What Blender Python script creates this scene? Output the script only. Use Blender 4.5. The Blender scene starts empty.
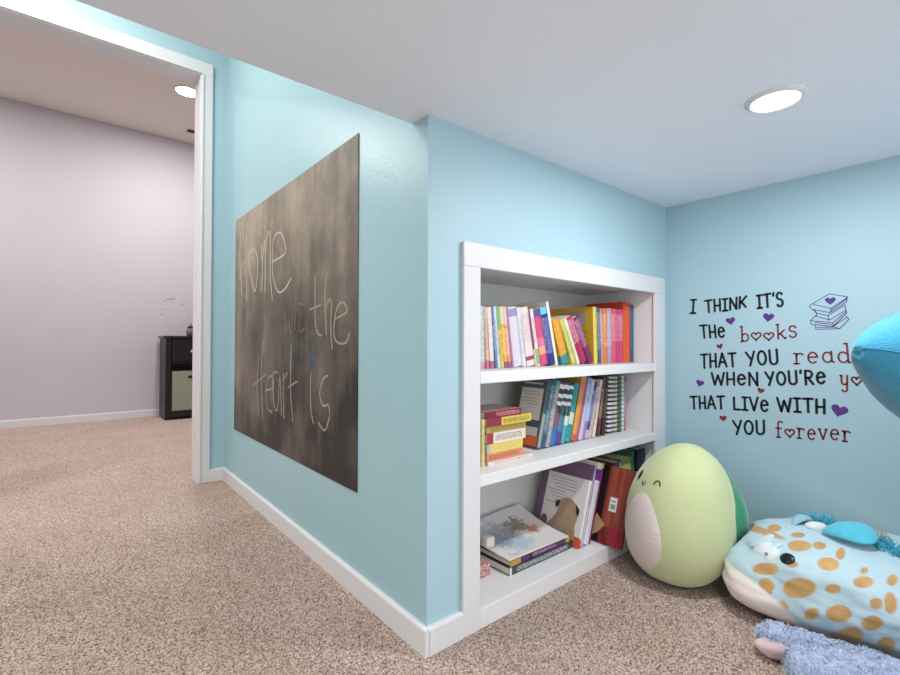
import bpy, bmesh, math, random
import numpy as np
from mathutils import Vector, Matrix, noise

random.seed(7)
SC = bpy.context.scene
COL = SC.collection
R = math.radians

# ------------------------------------------------------------------ camera
cam_data = bpy.data.cameras.new('camera')
cam_data.sensor_width = 36.0
cam_data.lens = 465.3 / 900 * 36.0
cam_data.clip_start = 0.02
cam = bpy.data.objects.new('camera', cam_data)
COL.objects.link(cam)
yaw, pit, rol = R(39.4946), R(0.7233), R(0.1459)
fw = Vector((math.sin(yaw) * math.cos(pit), math.cos(yaw) * math.cos(pit), math.sin(pit)))
rt = Vector((math.cos(yaw), -math.sin(yaw), 0))
up = rt.cross(fw)
r2 = rt * math.cos(rol) + up * math.sin(rol)
u2 = -rt * math.sin(rol) + up * math.cos(rol)
m = Matrix((r2, u2, -fw)).transposed().to_4x4()
m.translation = Vector((0, 0, 0.70))
cam.matrix_world = m
SC.camera = cam

# ------------------------------------------------------------------ world, exposure
world = bpy.data.worlds.new('world')
SC.world = world
world.use_nodes = True
world.node_tree.nodes['Background'].inputs[0].default_value = (0.97, 0.985, 1.0, 1)
world.node_tree.nodes['Background'].inputs[1].default_value = 1.55
SC.view_settings.view_transform = 'Standard'
SC.view_settings.look = 'None'
SC.view_settings.gamma = 1.0
SC.view_settings.use_curve_mapping = False
SC.view_settings.exposure = 0.36
# lamps: watts and colour (used by the recessed light builder below)
NOOK_W, NOOK_C = 5.6, (0.99, 0.995, 1.0)
NOOK_FILL_W = 5.5
HALL_W, HALL_C = 13.0, (1.0, 0.95, 0.87)
ROOM_W, ROOM_C = 25.0, (1.0, 0.985, 0.98)

# ------------------------------------------------------------------ dimensions (metres)
XC = 0.635      # chalkboard wall
YB = 0.851      # bookcase wall
XR = 1.780      # quote wall
HC = 1.2256     # low ceiling of the nook
YS = 0.914      # edge of the low ceiling
YD = 2.597      # doorway wall
YP = 5.237      # far wall of the lilac room
HH = 2.44       # hall ceiling
HP = 2.70       # lilac room ceiling
XL = -1.6       # hall, left side
YN = -1.05      # nook, rear side

# ------------------------------------------------------------------ helpers
def srgb(r, g, b):
    f = lambda c: (c / 12.92 if c <= 0.04045 else ((c + 0.055) / 1.055) ** 2.4)
    return (f(r / 255), f(g / 255), f(b / 255), 1.0)

class G:
    """node graph shorthand"""
    def __init__(s, name):
        s.m = bpy.data.materials.new(name); s.m.use_nodes = True
        s.t = s.m.node_tree; s.b = s.t.nodes['Principled BSDF']
    def n(s, typ, **kw):
        nd = s.t.nodes.new(typ)
        for k, v in kw.items():
            if k.startswith('i_'):
                k2 = k[2:]
                nd.inputs[int(k2) if k2.isdigit() else k2.replace('_', ' ')].default_value = v
            else: setattr(nd, k, v)
        return nd
    def l(s, a, b): s.t.links.new(a, b)
    def math(s, op, a, b=None):
        nd = s.n('ShaderNodeMath', operation=op)
        for i, v in enumerate((a, b)):
            if v is None: continue
            if isinstance(v, (int, float)): nd.inputs[i].default_value = v
            else: s.l(v, nd.inputs[i])
        return nd.outputs[0]
    def mix(s, fac, a, b):
        nd = s.n('ShaderNodeMix', data_type='RGBA')
        for i, v in ((0, fac), (6, a), (7, b)):
            if isinstance(v, (int, float, tuple)): nd.inputs[i].default_value = v
            else: s.l(v, nd.inputs[i])
        return nd.outputs[2]
    def ramp(s, fac, stops, interp='LINEAR'):
        nd = s.n('ShaderNodeValToRGB'); cr = nd.color_ramp; cr.interpolation = interp
        while len(cr.elements) < len(stops): cr.elements.new(0.5)
        for e, (p, c) in zip(cr.elements, stops):
            e.position = p; e.color = c if isinstance(c, tuple) else (c, c, c, 1)
        s.l(fac, nd.inputs[0]); return nd.outputs[0]
    def noise(s, scale, detail=2, rough=0.5, vec=None):
        nd = s.n('ShaderNodeTexNoise', i_Scale=scale, i_Detail=detail, i_Roughness=rough)
        if vec is not None: s.l(vec, nd.inputs['Vector'])
        return nd.outputs['Fac']
    def obj(s, scale=None):
        o = s.n('ShaderNodeTexCoord').outputs['Object']
        if scale:
            mp = s.n('ShaderNodeMapping'); mp.inputs['Scale'].default_value = scale
            s.l(o, mp.inputs[0]); o = mp.outputs[0]
        return o
    def bump(s, h, strength=0.2, dist=0.002):
        nd = s.n('ShaderNodeBump', i_Strength=strength, i_Distance=dist)
        s.l(h, nd.inputs['Height']); s.l(nd.outputs[0], s.b.inputs['Normal'])
    def set(s, color=None, rough=None, spec=None, metal=None, sheen=None):
        if color is not None:
            if isinstance(color, tuple): s.b.inputs['Base Color'].default_value = color
            else: s.l(color, s.b.inputs['Base Color'])
        if rough is not None: s.b.inputs['Roughness'].default_value = rough
        if spec is not None: s.b.inputs['Specular IOR Level'].default_value = spec
        if metal is not None: s.b.inputs['Metallic'].default_value = metal
        if sheen is not None:
            s.b.inputs['Sheen Weight'].default_value = sheen
            s.b.inputs['Sheen Roughness'].default_value = 0.4
        return s.m

_plain = {}
def plain(rgb, rough=0.55, var=0.06, spec=0.4, metal=0.0):
    key = (rgb, rough, var, metal)
    if key in _plain: return _plain[key]
    g = G('paint_%02x%02x%02x' % rgb)
    c = srgb(*rgb); d = tuple(x * (1 - var) for x in c[:3]) + (1,)
    g.set(g.mix(g.noise(35, 2, 0.5, g.obj()), c, d), rough, spec, metal)
    _plain[key] = g.m
    return g.m

def wall_paint(name, rgb, rough=0.45, bump=0.12, scale=160):
    g = G(name); v = g.obj()
    c = srgb(*rgb); d = tuple(x * 0.95 for x in c[:3]) + (1,)
    g.set(g.mix(g.noise(3.0, 2, 0.5, v), c, d), rough, 0.4)
    g.bump(g.noise(scale, 3, 0.6, v), bump, 0.003)
    return g.m

class MB:
    def __init__(s): s.v = []; s.f = []; s.mi = []
    def add(s, vs, fs, mi=0):
        o = len(s.v); s.v += [tuple(p) for p in vs]
        s.f += [tuple(o + i for i in f) for f in fs]; s.mi += [mi] * len(fs); return s
    def box(s, x0, x1, y0, y1, z0, z1, mi=0, b=0.0):
        if b <= 0:
            vs = [(x, y, z) for x in (x0, x1) for y in (y0, y1) for z in (z0, z1)]
            fs = [(0, 1, 3, 2), (4, 6, 7, 5), (0, 4, 5, 1), (2, 3, 7, 6), (0, 2, 6, 4), (1, 5, 7, 3)]
            return s.add(vs, fs, mi)
        bm = bmesh.new()
        bmesh.ops.create_cube(bm, size=1.0)
        for v in bm.verts:
            v.co = Vector(((x0 + x1) / 2 + v.co.x * (x1 - x0), (y0 + y1) / 2 + v.co.y * (y1 - y0), (z0 + z1) / 2 + v.co.z * (z1 - z0)))
        bmesh.ops.bevel(bm, geom=bm.edges[:], offset=b, segments=2, affect='EDGES', profile=0.5)
        bm.verts.index_update()
        s.add([v.co[:] for v in bm.verts], [[v.index for v in f.verts] for f in bm.faces], mi); bm.free(); return s
    def lathe(s, prof, n=32, c=(0, 0, 0), mi=0):
        vs = []; fs = []
        for (r, z) in prof:
            for k in range(n):
                a = 2 * math.pi * k / n; vs.append((c[0] + r * math.cos(a), c[1] + r * math.sin(a), c[2] + z))
        for i in range(len(prof) - 1):
            for k in range(n):
                k2 = (k + 1) % n; fs.append((i * n + k, i * n + k2, (i + 1) * n + k2, (i + 1) * n + k))
        fs.append(tuple(range(n))[::-1]); fs.append(tuple((len(prof) - 1) * n + k for k in range(n)))
        return s.add(vs, fs, mi)
    def tube(s, path, rad, n=8, mi=0):
        P = [Vector(p) for p in path]; vs = []; fs = []
        rads = rad if isinstance(rad, (list, tuple)) else [rad] * len(P)
        t0 = (P[1] - P[0]).normalized()
        a = t0.orthogonal().normalized()
        for i, p in enumerate(P):
            t = (P[min(i + 1, len(P) - 1)] - P[max(i - 1, 0)]).normalized()
            a = (a - t * a.dot(t)).normalized(); b = t.cross(a)
            for k in range(n):
                q = 2 * math.pi * k / n; vs.append(p + (a * math.cos(q) + b * math.sin(q)) * rads[i])
        for i in range(len(P) - 1):
            for k in range(n):
                k2 = (k + 1) % n; fs.append((i * n + k, i * n + k2, (i + 1) * n + k2, (i + 1) * n + k))
        fs.append(tuple(range(n))[::-1]); fs.append(tuple((len(P) - 1) * n + k for k in range(n)))
        return s.add(vs, fs, mi)
    def poly(s, pts, h, mi=0):
        """flat polygon pts (3D, planar) thickened along vector h"""
        n = len(pts); h = Vector(h); a = [Vector(p) for p in pts]
        vs = a + [p + h for p in a]
        fs = [tuple(range(n))[::-1], tuple(range(n, 2 * n))] + [(i, (i + 1) % n, n + (i + 1) % n, n + i) for i in range(n)]
        return s.add(vs, fs, mi)
    def build(s, name, mats, parent=None, smooth=False, loc=None):
        me = bpy.data.meshes.new(name); me.from_pydata(s.v, [], s.f)
        for m_ in (mats if isinstance(mats, (list, tuple)) else [mats]): me.materials.append(m_)
        me.polygons.foreach_set('material_index', s.mi)
        me.polygons.foreach_set('use_smooth', [smooth] * len(s.f))
        bm = bmesh.new(); bm.from_mesh(me); bmesh.ops.recalc_face_normals(bm, faces=bm.faces[:]); bm.to_mesh(me); bm.free()
        me.update()
        o = bpy.data.objects.new(name, me); COL.objects.link(o)
        if parent: o.parent = parent
        if loc: o.location = loc
        return o

def thing(name, label, cat, loc=(0, 0, 0), rot=(0, 0, 0), group=None):
    o = bpy.data.objects.new(name, None); COL.objects.link(o)
    o.empty_display_size = 0.05
    o.location = loc; o.rotation_euler = rot
    o['label'] = label; o['category'] = cat
    if group: o['group'] = group
    return o
def tag(o, label, cat, group=None):
    o['label'] = label; o['category'] = cat
    if group: o['group'] = group
    return o
def struct(mb, name, mat, label=None, smooth=False):
    o = mb.build(name, mat, None, smooth); o['kind'] = 'structure'
    if label: o['label'] = label
    return o

def smooth_path(pts, n=6):
    """Catmull-Rom through 2D/3D points"""
    P = [Vector(p) for p in pts]
    if len(P) < 3: return P
    out = []
    for i in range(len(P) - 1):
        p0 = P[max(i - 1, 0)]; p1 = P[i]; p2 = P[i + 1]; p3 = P[min(i + 2, len(P) - 1)]
        for k in range(n):
            t = k / n
            out.append(0.5 * ((2 * p1) + (p2 - p0) * t + (2 * p0 - 5 * p1 + 4 * p2 - p3) * t * t + (3 * p1 - p0 - 3 * p2 + p3) * t ** 3))
    out.append(P[-1]); return out

def ribbon(mb, pts, w, plane, h=0.0006, mi=0, caps=True):
    """flat raised stroke; pts are 2D, plane(a, b, h) -> 3D"""
    P = [Vector((p[0], p[1])) for p in pts]
    Q = [P[0]]
    for p in P[1:]:
        if (p - Q[-1]).length > 1e-5: Q.append(p)
    P = Q
    if len(P) < 2: return
    for i in range(1, len(P) - 1):          # sharp turns become separate strokes
        if (P[i] - P[i - 1]).angle(P[i + 1] - P[i]) > 0.9:
            ribbon(mb, P[:i + 1], w, plane, h, mi, caps); ribbon(mb, P[i:], w, plane, h, mi, caps); return
    L = []; Rr = []
    for i, p in enumerate(P):
        d1 = (p - P[i - 1]).normalized() if i > 0 else None
        d2 = (P[i + 1] - p).normalized() if i < len(P) - 1 else None
        t = ((d1 or d2) + (d2 or d1))
        if t.length < 1e-4: t = d1
        t = t.normalized(); nn = Vector((-t.y, t.x))
        k = 1.0
        if d1 is not None and d2 is not None: k = 1 / max(0.55, abs(nn.dot(Vector((-d1.y, d1.x)))))
        L.append(p + nn * w * k); Rr.append(p - nn * w * k)
    out = list(L)
    if caps:
        d = (P[-1] - P[-2]).normalized(); a0 = math.atan2(d.y, d.x) + math.pi / 2
        out += [P[-1] + Vector((math.cos(a0 - a), math.sin(a0 - a))) * w for a in (math.pi * .25, math.pi * .5, math.pi * .75)]
    out += Rr[::-1]
    if caps:
        d = (P[0] - P[1]).normalized(); a0 = math.atan2(d.y, d.x) + math.pi / 2
        out += [P[0] + Vector((math.cos(a0 - a), math.sin(a0 - a))) * w for a in (math.pi * .25, math.pi * .5, math.pi * .75)]
    # strip of quads rather than one n-gon
    n = len(P)
    vs = [plane(p.x, p.y, h) for p in L] + [plane(p.x, p.y, h) for p in Rr] + [plane(p.x, p.y, 0) for p in L] + [plane(p.x, p.y, 0) for p in Rr]
    fs = []
    for i in range(n - 1):
        fs += [(i, i + 1, n + i + 1, n + i), (i, 2 * n + i, 2 * n + i + 1, i + 1), (n + i, n + i + 1, 3 * n + i + 1, 3 * n + i)]
    mb.add(vs, fs, mi)
    if caps:
        for p, d in ((P[0], P[0] - P[1]), (P[-1], P[-1] - P[-2])):
            d.normalize(); a0 = math.atan2(d.y, d.x)
            arc = [p + Vector((math.cos(a0 + a), math.sin(a0 + a))) * w for a in [math.pi * (q / 6 - .5) for q in range(7)]]
            vs = [plane(q.x, q.y, h) for q in arc] + [plane(q.x, q.y, 0) for q in arc]
            fs = [tuple(range(7))] + [(i, i + 1, 8 + i, 7 + i) for i in range(6)]
            mb.add(vs, fs, mi)

# ------------------------------------------------------------------ materials of the shell
M_BLUE = wall_paint('light_blue_wall_paint', (168, 200, 211), 0.5, 0.10, 120)
M_BLUE_CHALK = wall_paint('light_blue_orange_peel_paint', (158, 195, 205), 0.32, 0.22, 70)
M_HALLW = wall_paint('white_hall_paint', (226, 224, 220), 0.6, 0.05, 90)
M_LILAC = wall_paint('pale_lilac_wall_paint', (200, 196, 202), 0.6, 0.05, 90)
M_CEIL = wall_paint('white_ceiling_paint', (238, 243, 252), 0.8, 0.12, 110)
M_CEIL_ROOM = wall_paint('room_ceiling_paint', (238, 230, 224), 0.8, 0.1, 110)
M_TRIM = plain((218, 218, 221), 0.38, 0.02)
M_SHELF = plain((226, 226, 227), 0.42, 0.02)

def carpet():
    g = G('speckled_beige_carpet')
    geo = g.n('ShaderNodeNewGeometry').outputs['Position']
    a = g.noise(230, 3, 0.75, geo)
    col = g.ramp(a, [(0.36, srgb(78, 58, 54)), (0.43, srgb(148, 123, 112)), (0.50, srgb(197, 174, 162)), (0.62, srgb(236, 220, 209))])
    big = g.ramp(g.noise(2.6, 3, 0.6, geo), [(0.35, (0.88, 0.85, 0.79, 1)), (0.65, (1, .98, .98, 1))])
    mx = g.n('ShaderNodeMix', data_type='RGBA', blend_type='MULTIPLY')
    mx.inputs[0].default_value = 1; g.l(col, mx.inputs[6]); g.l(big, mx.inputs[7])
    g.set(mx.outputs[2], 0.95, 0.1, sheen=0.15)
    g.bump(a, 0.9, 0.006)
    return g.m
M_CARPET = carpet()

# ------------------------------------------------------------------ floor: carpet with tufted pile near the bookcase
def carpet_patch(x0, x1, y0, y1, nx, ny, amp):
    xs = np.linspace(x0, x1, nx); ys = np.linspace(y0, y1, ny)
    X, Y = np.meshgrid(xs, ys, indexing='ij')
    rng = np.random.default_rng(3)
    Z = rng.random(X.shape) * amp - amp
    Z[0, :] = Z[-1, :] = -amp * .3; Z[:, 0] = Z[:, -1] = -amp * .3
    X = X + (rng.random(X.shape) - .5) * (x1 - x0) / nx * .6; Y = Y + (rng.random(X.shape) - .5) * (y1 - y0) / ny * .6
    v = np.stack([X, Y, Z], -1).reshape(-1, 3)
    i = np.arange((nx - 1) * ny).reshape(nx - 1, ny)[:, :-1].reshape(-1)
    f = np.stack([i, i + ny, i + ny + 1, i + 1], -1)
    return v, f
mb = MB()
mb.add([(-2.9, YN - .1, -.0065), (2.6, YN - .1, -.0065), (2.6, YP + .1, -.0065), (-2.9, YP + .1, -.0065)], [(0, 1, 2, 3)])
v, f = carpet_patch(-.4, XR + .01, -.1, .90, 620, 300, .005); mb.add(v.tolist(), f.tolist())
v, f = carpet_patch(-.4, XC + .01, .90, 2.0, 260, 300, .005); mb.add(v.tolist(), f.tolist())
for q in ((-2.9, -.4, YN - .1, 2.0), (-.4, XR + .01, YN - .1, -.1), (-2.9, 2.6, 2.0, YP + .1)):
    mb.add([(q[0], q[2], -.0015), (q[1], q[2], -.0015), (q[1], q[3], -.0015), (q[0], q[3], -.0015)], [(0, 1, 2, 3)])
mb.add([(XC, .9, -.0015), (2.6, .9, -.0015), (2.6, 2.0, -.0015), (XC, 2.0, -.0015)], [(0, 1, 2, 3)])
floor = struct(mb, 'floor', M_CARPET, 'speckled beige carpet running through nook, hall and lilac room', True)

T = 0.012       # board thickness of casings and baseboards
# bookcase opening (niche) in the bookcase wall
NX0, NX1, NZ0, NZ1, NY1 = 0.772, 1.692, 0.0, 0.903, 1.135
# chalkboard wall (x = XC) and bookcase wall (y = YB): the enclosed mass under the stairs
mb = MB(); mb.poly([(XC, YB, -.02), (XC + .02, YB + .02, -.02), (XC + .02, YD + .12, -.02), (XC, YD + .12, -.02)], (0, 0, HH + .04))
struct(mb, 'wall_left', M_BLUE_CHALK, 'pale blue wall that carries the chalkboard')
mb = MB()
mb.poly([(XC, YB, -.02), (NX0, YB, -.02), (NX0, YB + .02, -.02), (XC + .02, YB + .02, -.02)], (0, 0, HC + .02)); mb.box(NX1, XR, YB, YB + .02, -.02, HC)
mb.box(NX0, NX1, YB, YB + .02, NZ1, HC)
struct(mb, 'wall_back', M_BLUE, 'light blue wall around the built-in bookcase')
mb = MB(); mb.box(XR, XR + .02, YN - .02, YB + .02, -.02, HC + .02)
struct(mb, 'wall_right', M_BLUE, 'light blue wall with the book quote lettering')
mb = MB(); mb.box(XL - .02, XL, YN - .02, YD + .02, -.02, HH + .02)
struct(mb, 'wall_hall', M_HALLW)
# low ceiling slab with its bulkhead edge
mb = MB(); mb.box(XL, XC - .0002, YN, YS, HC, HH); mb.box(XC - .0002, XR + .02, YN, YB + .02, HC, HH)
struct(mb, 'ceiling_nook', M_CEIL, 'low flat white ceiling of the reading nook')
mb = MB(); mb.box(XL - .02, XC + .02, YS, YD + .12, HH, HH + .02)
struct(mb, 'ceiling_hall', M_CEIL)
# doorway wall
DX0, DX1, DZ = -.46, .513, 2.0526
mb = MB()
mb.box(DX1 + .002, XC, YD, YD + .115, -.02, HH); mb.box(XL, DX0 - .002, YD, YD + .115, -.02, HH); mb.box(DX0 - .002, DX1 + .002, YD, YD + .115, DZ + .002, HH)
struct(mb, 'wall_doorway', M_BLUE, 'blue wall with the open doorway to the lilac room')
# door lining + casing
mb = MB()
mb.box(DX1 - .006, DX1 + .002, YD - T * .6, YD + .125, -.004, DZ, b=.001); mb.box(DX0 - .002, DX0 + .006, YD - T * .6, YD + .125, -.004, DZ, b=.001)
mb.box(DX0 - .002, DX1 + .002, YD - T * .6, YD + .125, DZ - .006, DZ + .002, b=.001)
door = struct(mb, 'door_1', M_TRIM, 'white cased open doorway into the lilac room')
def casing(x0, x1, z0, z1, y0, y1):
    m_ = MB(); m_.box(x0, x1, y0, y1, z0, z1, b=.003)
    # raised inner bead
    return m_
cw = .062
c1 = casing(DX1 - .001, DX1 + .051, -.004, DZ + cw, YD - T, YD + .001).build('casing', M_TRIM, door)
c2 = casing(DX0 - .051, DX0 + .001, -.004, DZ + cw, YD - T, YD + .001).build('casing', M_TRIM, door)
c3 = casing(DX0 - .051, DX1 + .051, DZ - .001, DZ + cw, YD - T - .0015, YD + .001).build('casing', M_TRIM, door)
for q in ((DX1 - .001, DX1 + .009, 0, DZ - .001), (DX0 - .009, DX0 + .001, 0, DZ - .001), (DX0, DX1, DZ - .001, DZ + .010)):
    m_ = MB(); m_.box(q[0], q[1], YD - T - .005, YD - T + .002, q[2], q[3], b=.002); m_.build('casing_bead', M_TRIM, door)
# baseboards
def baseboard(name, pts, h=.060, t=T):
    """pts: two points on the wall line, board grows to the left of the direction"""
    (xa, ya), (xb, yb) = pts; d = Vector((xb - xa, yb - ya, 0)).normalized(); n_ = Vector((-d.y, d.x, 0))
    prof = [(0, -.004), (t, -.004), (t, h - .006), (t * .85, h - .002), (t * .5, h), (0, h)]
    vs = []; fs = []
    for p in (Vector((xa, ya, 0)), Vector((xb, yb, 0))):
        for (o_, z) in prof: vs.append(p + n_ * o_ + Vector((0, 0, z)))
    k = len(prof)
    for i in range(k): fs.append((i, (i + 1) % k, k + (i + 1) % k, k + i))
    fs += [tuple(range(k))[::-1], tuple(range(k, 2 * k))]
    m_ = MB(); m_.add(vs, fs); return struct(m_, name, M_TRIM)
baseboard('baseboard_left', [(XC, YB - T), (XC, YD)])
baseboard('baseboard_back', [(.737, YB), (XC - .001, YB)])
baseboard('baseboard_doorway', [(XC, YD), (DX1 + .049, YD)])
baseboard('baseboard_right', [(XR, YN), (XR, YB)])
baseboard('baseboard_far', [(2.2, YP), (-2.9, YP)], .062)
# lilac room
mb = MB(); mb.box(-2.9, 2.3, YP, YP + .02, -.02, HP + .02); struct(mb, 'wall_far', M_LILAC, 'pale lilac wall of the room beyond the doorway')
mb = MB(); mb.box(2.2, 2.22, YD + .115, YP, -.02, HP + .02); struct(mb, 'wall_lilac_right', M_LILAC)
mb = MB(); mb.box(-2.92, -2.9, YD + .1, YP, -.02, HP + .02); struct(mb, 'wall_lilac_left', M_LILAC)
mb = MB(); mb.box(-2.9, DX0 - .01, YD + .1151, YD + .12, -.02, HP); mb.box(DX1 + .01, 2.2, YD + .1151, YD + .12, -.02, HP); mb.box(DX0 - .01, DX1 + .01, YD + .1151, YD + .12, DZ + .01, HP)
struct(mb, 'wall_lilac_near', M_LILAC)
mb = MB(); mb.box(-2.92, 2.22, YD + .1, YP + .02, HP, HP + .02); struct(mb, 'ceiling_room', M_CEIL_ROOM, 'white ceiling of the lilac room')

# ------------------------------------------------------------------ recessed lights
def emis(name, col, s):
    g = G(name); g.b.inputs['Emission Color'].default_value = (*col, 1); g.b.inputs['Emission Strength'].default_value = s
    g.set((1, 1, 1, 1), .5); return g.m
def downlight(name, label, loc, r, watts, col, glow, group=None):
    t = thing(name, label, 'light', loc, (0, 0, 0), group)
    m_ = MB(); n = 40
    prof = [(r * 1.02, -.0006), (r * 1.04, -.007), (r * 1.10, -.0075), (r * 1.30, -.002), (r * 1.31, -.0002)]
    vs = []; fs = []
    for (rr, z) in prof:
        for k in range(n): vs.append((rr * math.cos(2 * math.pi * k / n), rr * math.sin(2 * math.pi * k / n), z))
    for i in range(len(prof) - 1):
        for k in range(n): fs.append((i * n + k, i * n + (k + 1) % n, (i + 1) * n + (k + 1) % n, (i + 1) * n + k))
    m_.add(vs, fs); m_.build('trim_ring', M_TRIM, t, True)
    m_ = MB(); m_.lathe([(r * 1.02, -.0008), (r, -.0048), (r * .5, -.0052), (.001, -.0053)], n); m_.build('lens', emis('lit_lens', col, glow), t, True)
    ld = bpy.data.lights.new('lamp', 'AREA'); ld.shape = 'DISK'; ld.size = r * 2; ld.energy = watts; ld.color = col
    lo = bpy.data.objects.new('lamp', ld); COL.objects.link(lo); lo.parent = t; lo.location = (0, 0, -.012)
    return t
downlight('recessed_light', 'round lit recessed light in the low nook ceiling', (1.166, .322, HC), .043, NOOK_W, NOOK_C, 12)
downlight('recessed_light', 'unseen round fill light added in the nook ceiling behind the viewer', (.05, -.5, HC), .053, NOOK_FILL_W, NOOK_C, 12)  # fill lamp added out of view to brighten the nook
downlight('recessed_light', 'round lit recessed light in lilac room ceiling above the doorway view', (.72, 4.17, HP), .075, ROOM_W, ROOM_C, 12)
downlight('recessed_light', 'recessed light at the left of the lilac room ceiling', (-1.2, 4.17, HP), .075, ROOM_W, ROOM_C, 12)
downlight('recessed_light', 'recessed light in the hall ceiling in front of the doorway', (-.15, 2.0, HH), .075, HALL_W, HALL_C, 12)
downlight('recessed_light', 'recessed light at the left of the hall ceiling', (-1.1, 1.75, HH), .075, HALL_W, HALL_C, 12)

# measured lettering, chalk strokes and print positions (metres)
WORDS=[
  ('I','k',(0.762, 0.812),(0.744, 0.812),(0.759, 0.861),(0.741, 0.861)),
  ('THINK','k',(0.708, 0.812),(0.579, 0.824),(0.711, 0.856),(0.577, 0.862)),
  ("IT'S",'k',(0.545, 0.821),(0.473, 0.823),(0.547, 0.863),(0.475, 0.868)),
  ('THE','k',(0.724, 0.721),(0.644, 0.725),(0.728, 0.767),(0.647, 0.767)),
  ('books','r',(0.596, 0.707),(0.437, 0.721),(0.597, 0.759),(0.438, 0.766)),
  ('THAT','k',(0.725, 0.614),(0.609, 0.623),(0.726, 0.663),(0.612, 0.669)),
  ('YOU','k',(0.576, 0.626),(0.487, 0.637),(0.58, 0.671),(0.49, 0.684)),
  ('read','r',(0.445, 0.64),(0.307, 0.647),(0.446, 0.691),(0.311, 0.703)),
  ('WHEN','k',(0.688, 0.556),(0.545, 0.562),(0.689, 0.598),(0.546, 0.605)),
  ("YOU'RE",'k',(0.521, 0.565),(0.365, 0.581),(0.524, 0.607),(0.367, 0.623)),
  ('young','r',(0.33, 0.578),(0.203, 0.582),(0.332, 0.624),(0.204, 0.63)),
  ('THAT','k',(0.761, 0.462),(0.647, 0.473),(0.763, 0.507),(0.649, 0.517)),
  ('LIVE','k',(0.618, 0.476),(0.515, 0.478),(0.619, 0.517),(0.516, 0.523)),
  ('WITH','k',(0.488, 0.485),(0.368, 0.49),(0.491, 0.527),(0.368, 0.532)),
  ('YOU','k',(0.618, 0.388),(0.526, 0.404),(0.621, 0.434),(0.527, 0.449)),
  ('forever','r',(0.495, 0.399),(0.308, 0.416),(0.496, 0.45),(0.309, 0.464)),
]
HEARTS= [(0.627, 0.781, 0.03, 'p'), (0.514, 0.789, 0.0322, 'p'), (0.662, 0.692, 0.0214, 'r'), (0.729, 0.558, 0.0279, 'p'), (0.334, 0.503, 0.0407, 'p'), (0.537, 0.546, 0.0214, 'r'), (0.652, 0.44, 0.0236, 'r')]
ICON= [[(0.402, 0.822), (0.355, 0.853), (0.312, 0.84), (0.351, 0.809), (0.394, 0.823)], [(0.402, 0.822), (0.404, 0.815), (0.397, 0.808), (0.354, 0.796), (0.315, 0.826), (0.314, 0.838)], [(0.351, 0.809), (0.353, 0.797)], [(0.395, 0.808), (0.387, 0.796), (0.359, 0.787), (0.319, 0.817)], [(0.392, 0.803), (0.391, 0.808)], [(0.359, 0.787), (0.356, 0.773), (0.317, 0.801), (0.319, 0.817)], [(0.387, 0.796), (0.387, 0.786), (0.36, 0.776), (0.356, 0.773)], [(0.387, 0.79), (0.402, 0.773), (0.4, 0.762), (0.348, 0.754), (0.315, 0.792), (0.317, 0.803)], [(0.402, 0.773), (0.347, 0.765), (0.317, 0.796)], [(0.347, 0.765), (0.347, 0.754)], [(0.391, 0.76), (0.388, 0.746), (0.331, 0.747), (0.31, 0.774), (0.316, 0.784)], [(0.344, 0.756), (0.316, 0.779)], [(0.347, 0.754), (0.331, 0.747)], [(0.387, 0.796), (0.391, 0.805)], [(0.352, 0.803), (0.315, 0.834)], [(0.344, 0.758), (0.318, 0.789)], [(0.39, 0.767), (0.35, 0.76)], [(0.386, 0.752), (0.346, 0.752)]]
ICONHEART= (0.353, 0.832)
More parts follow.
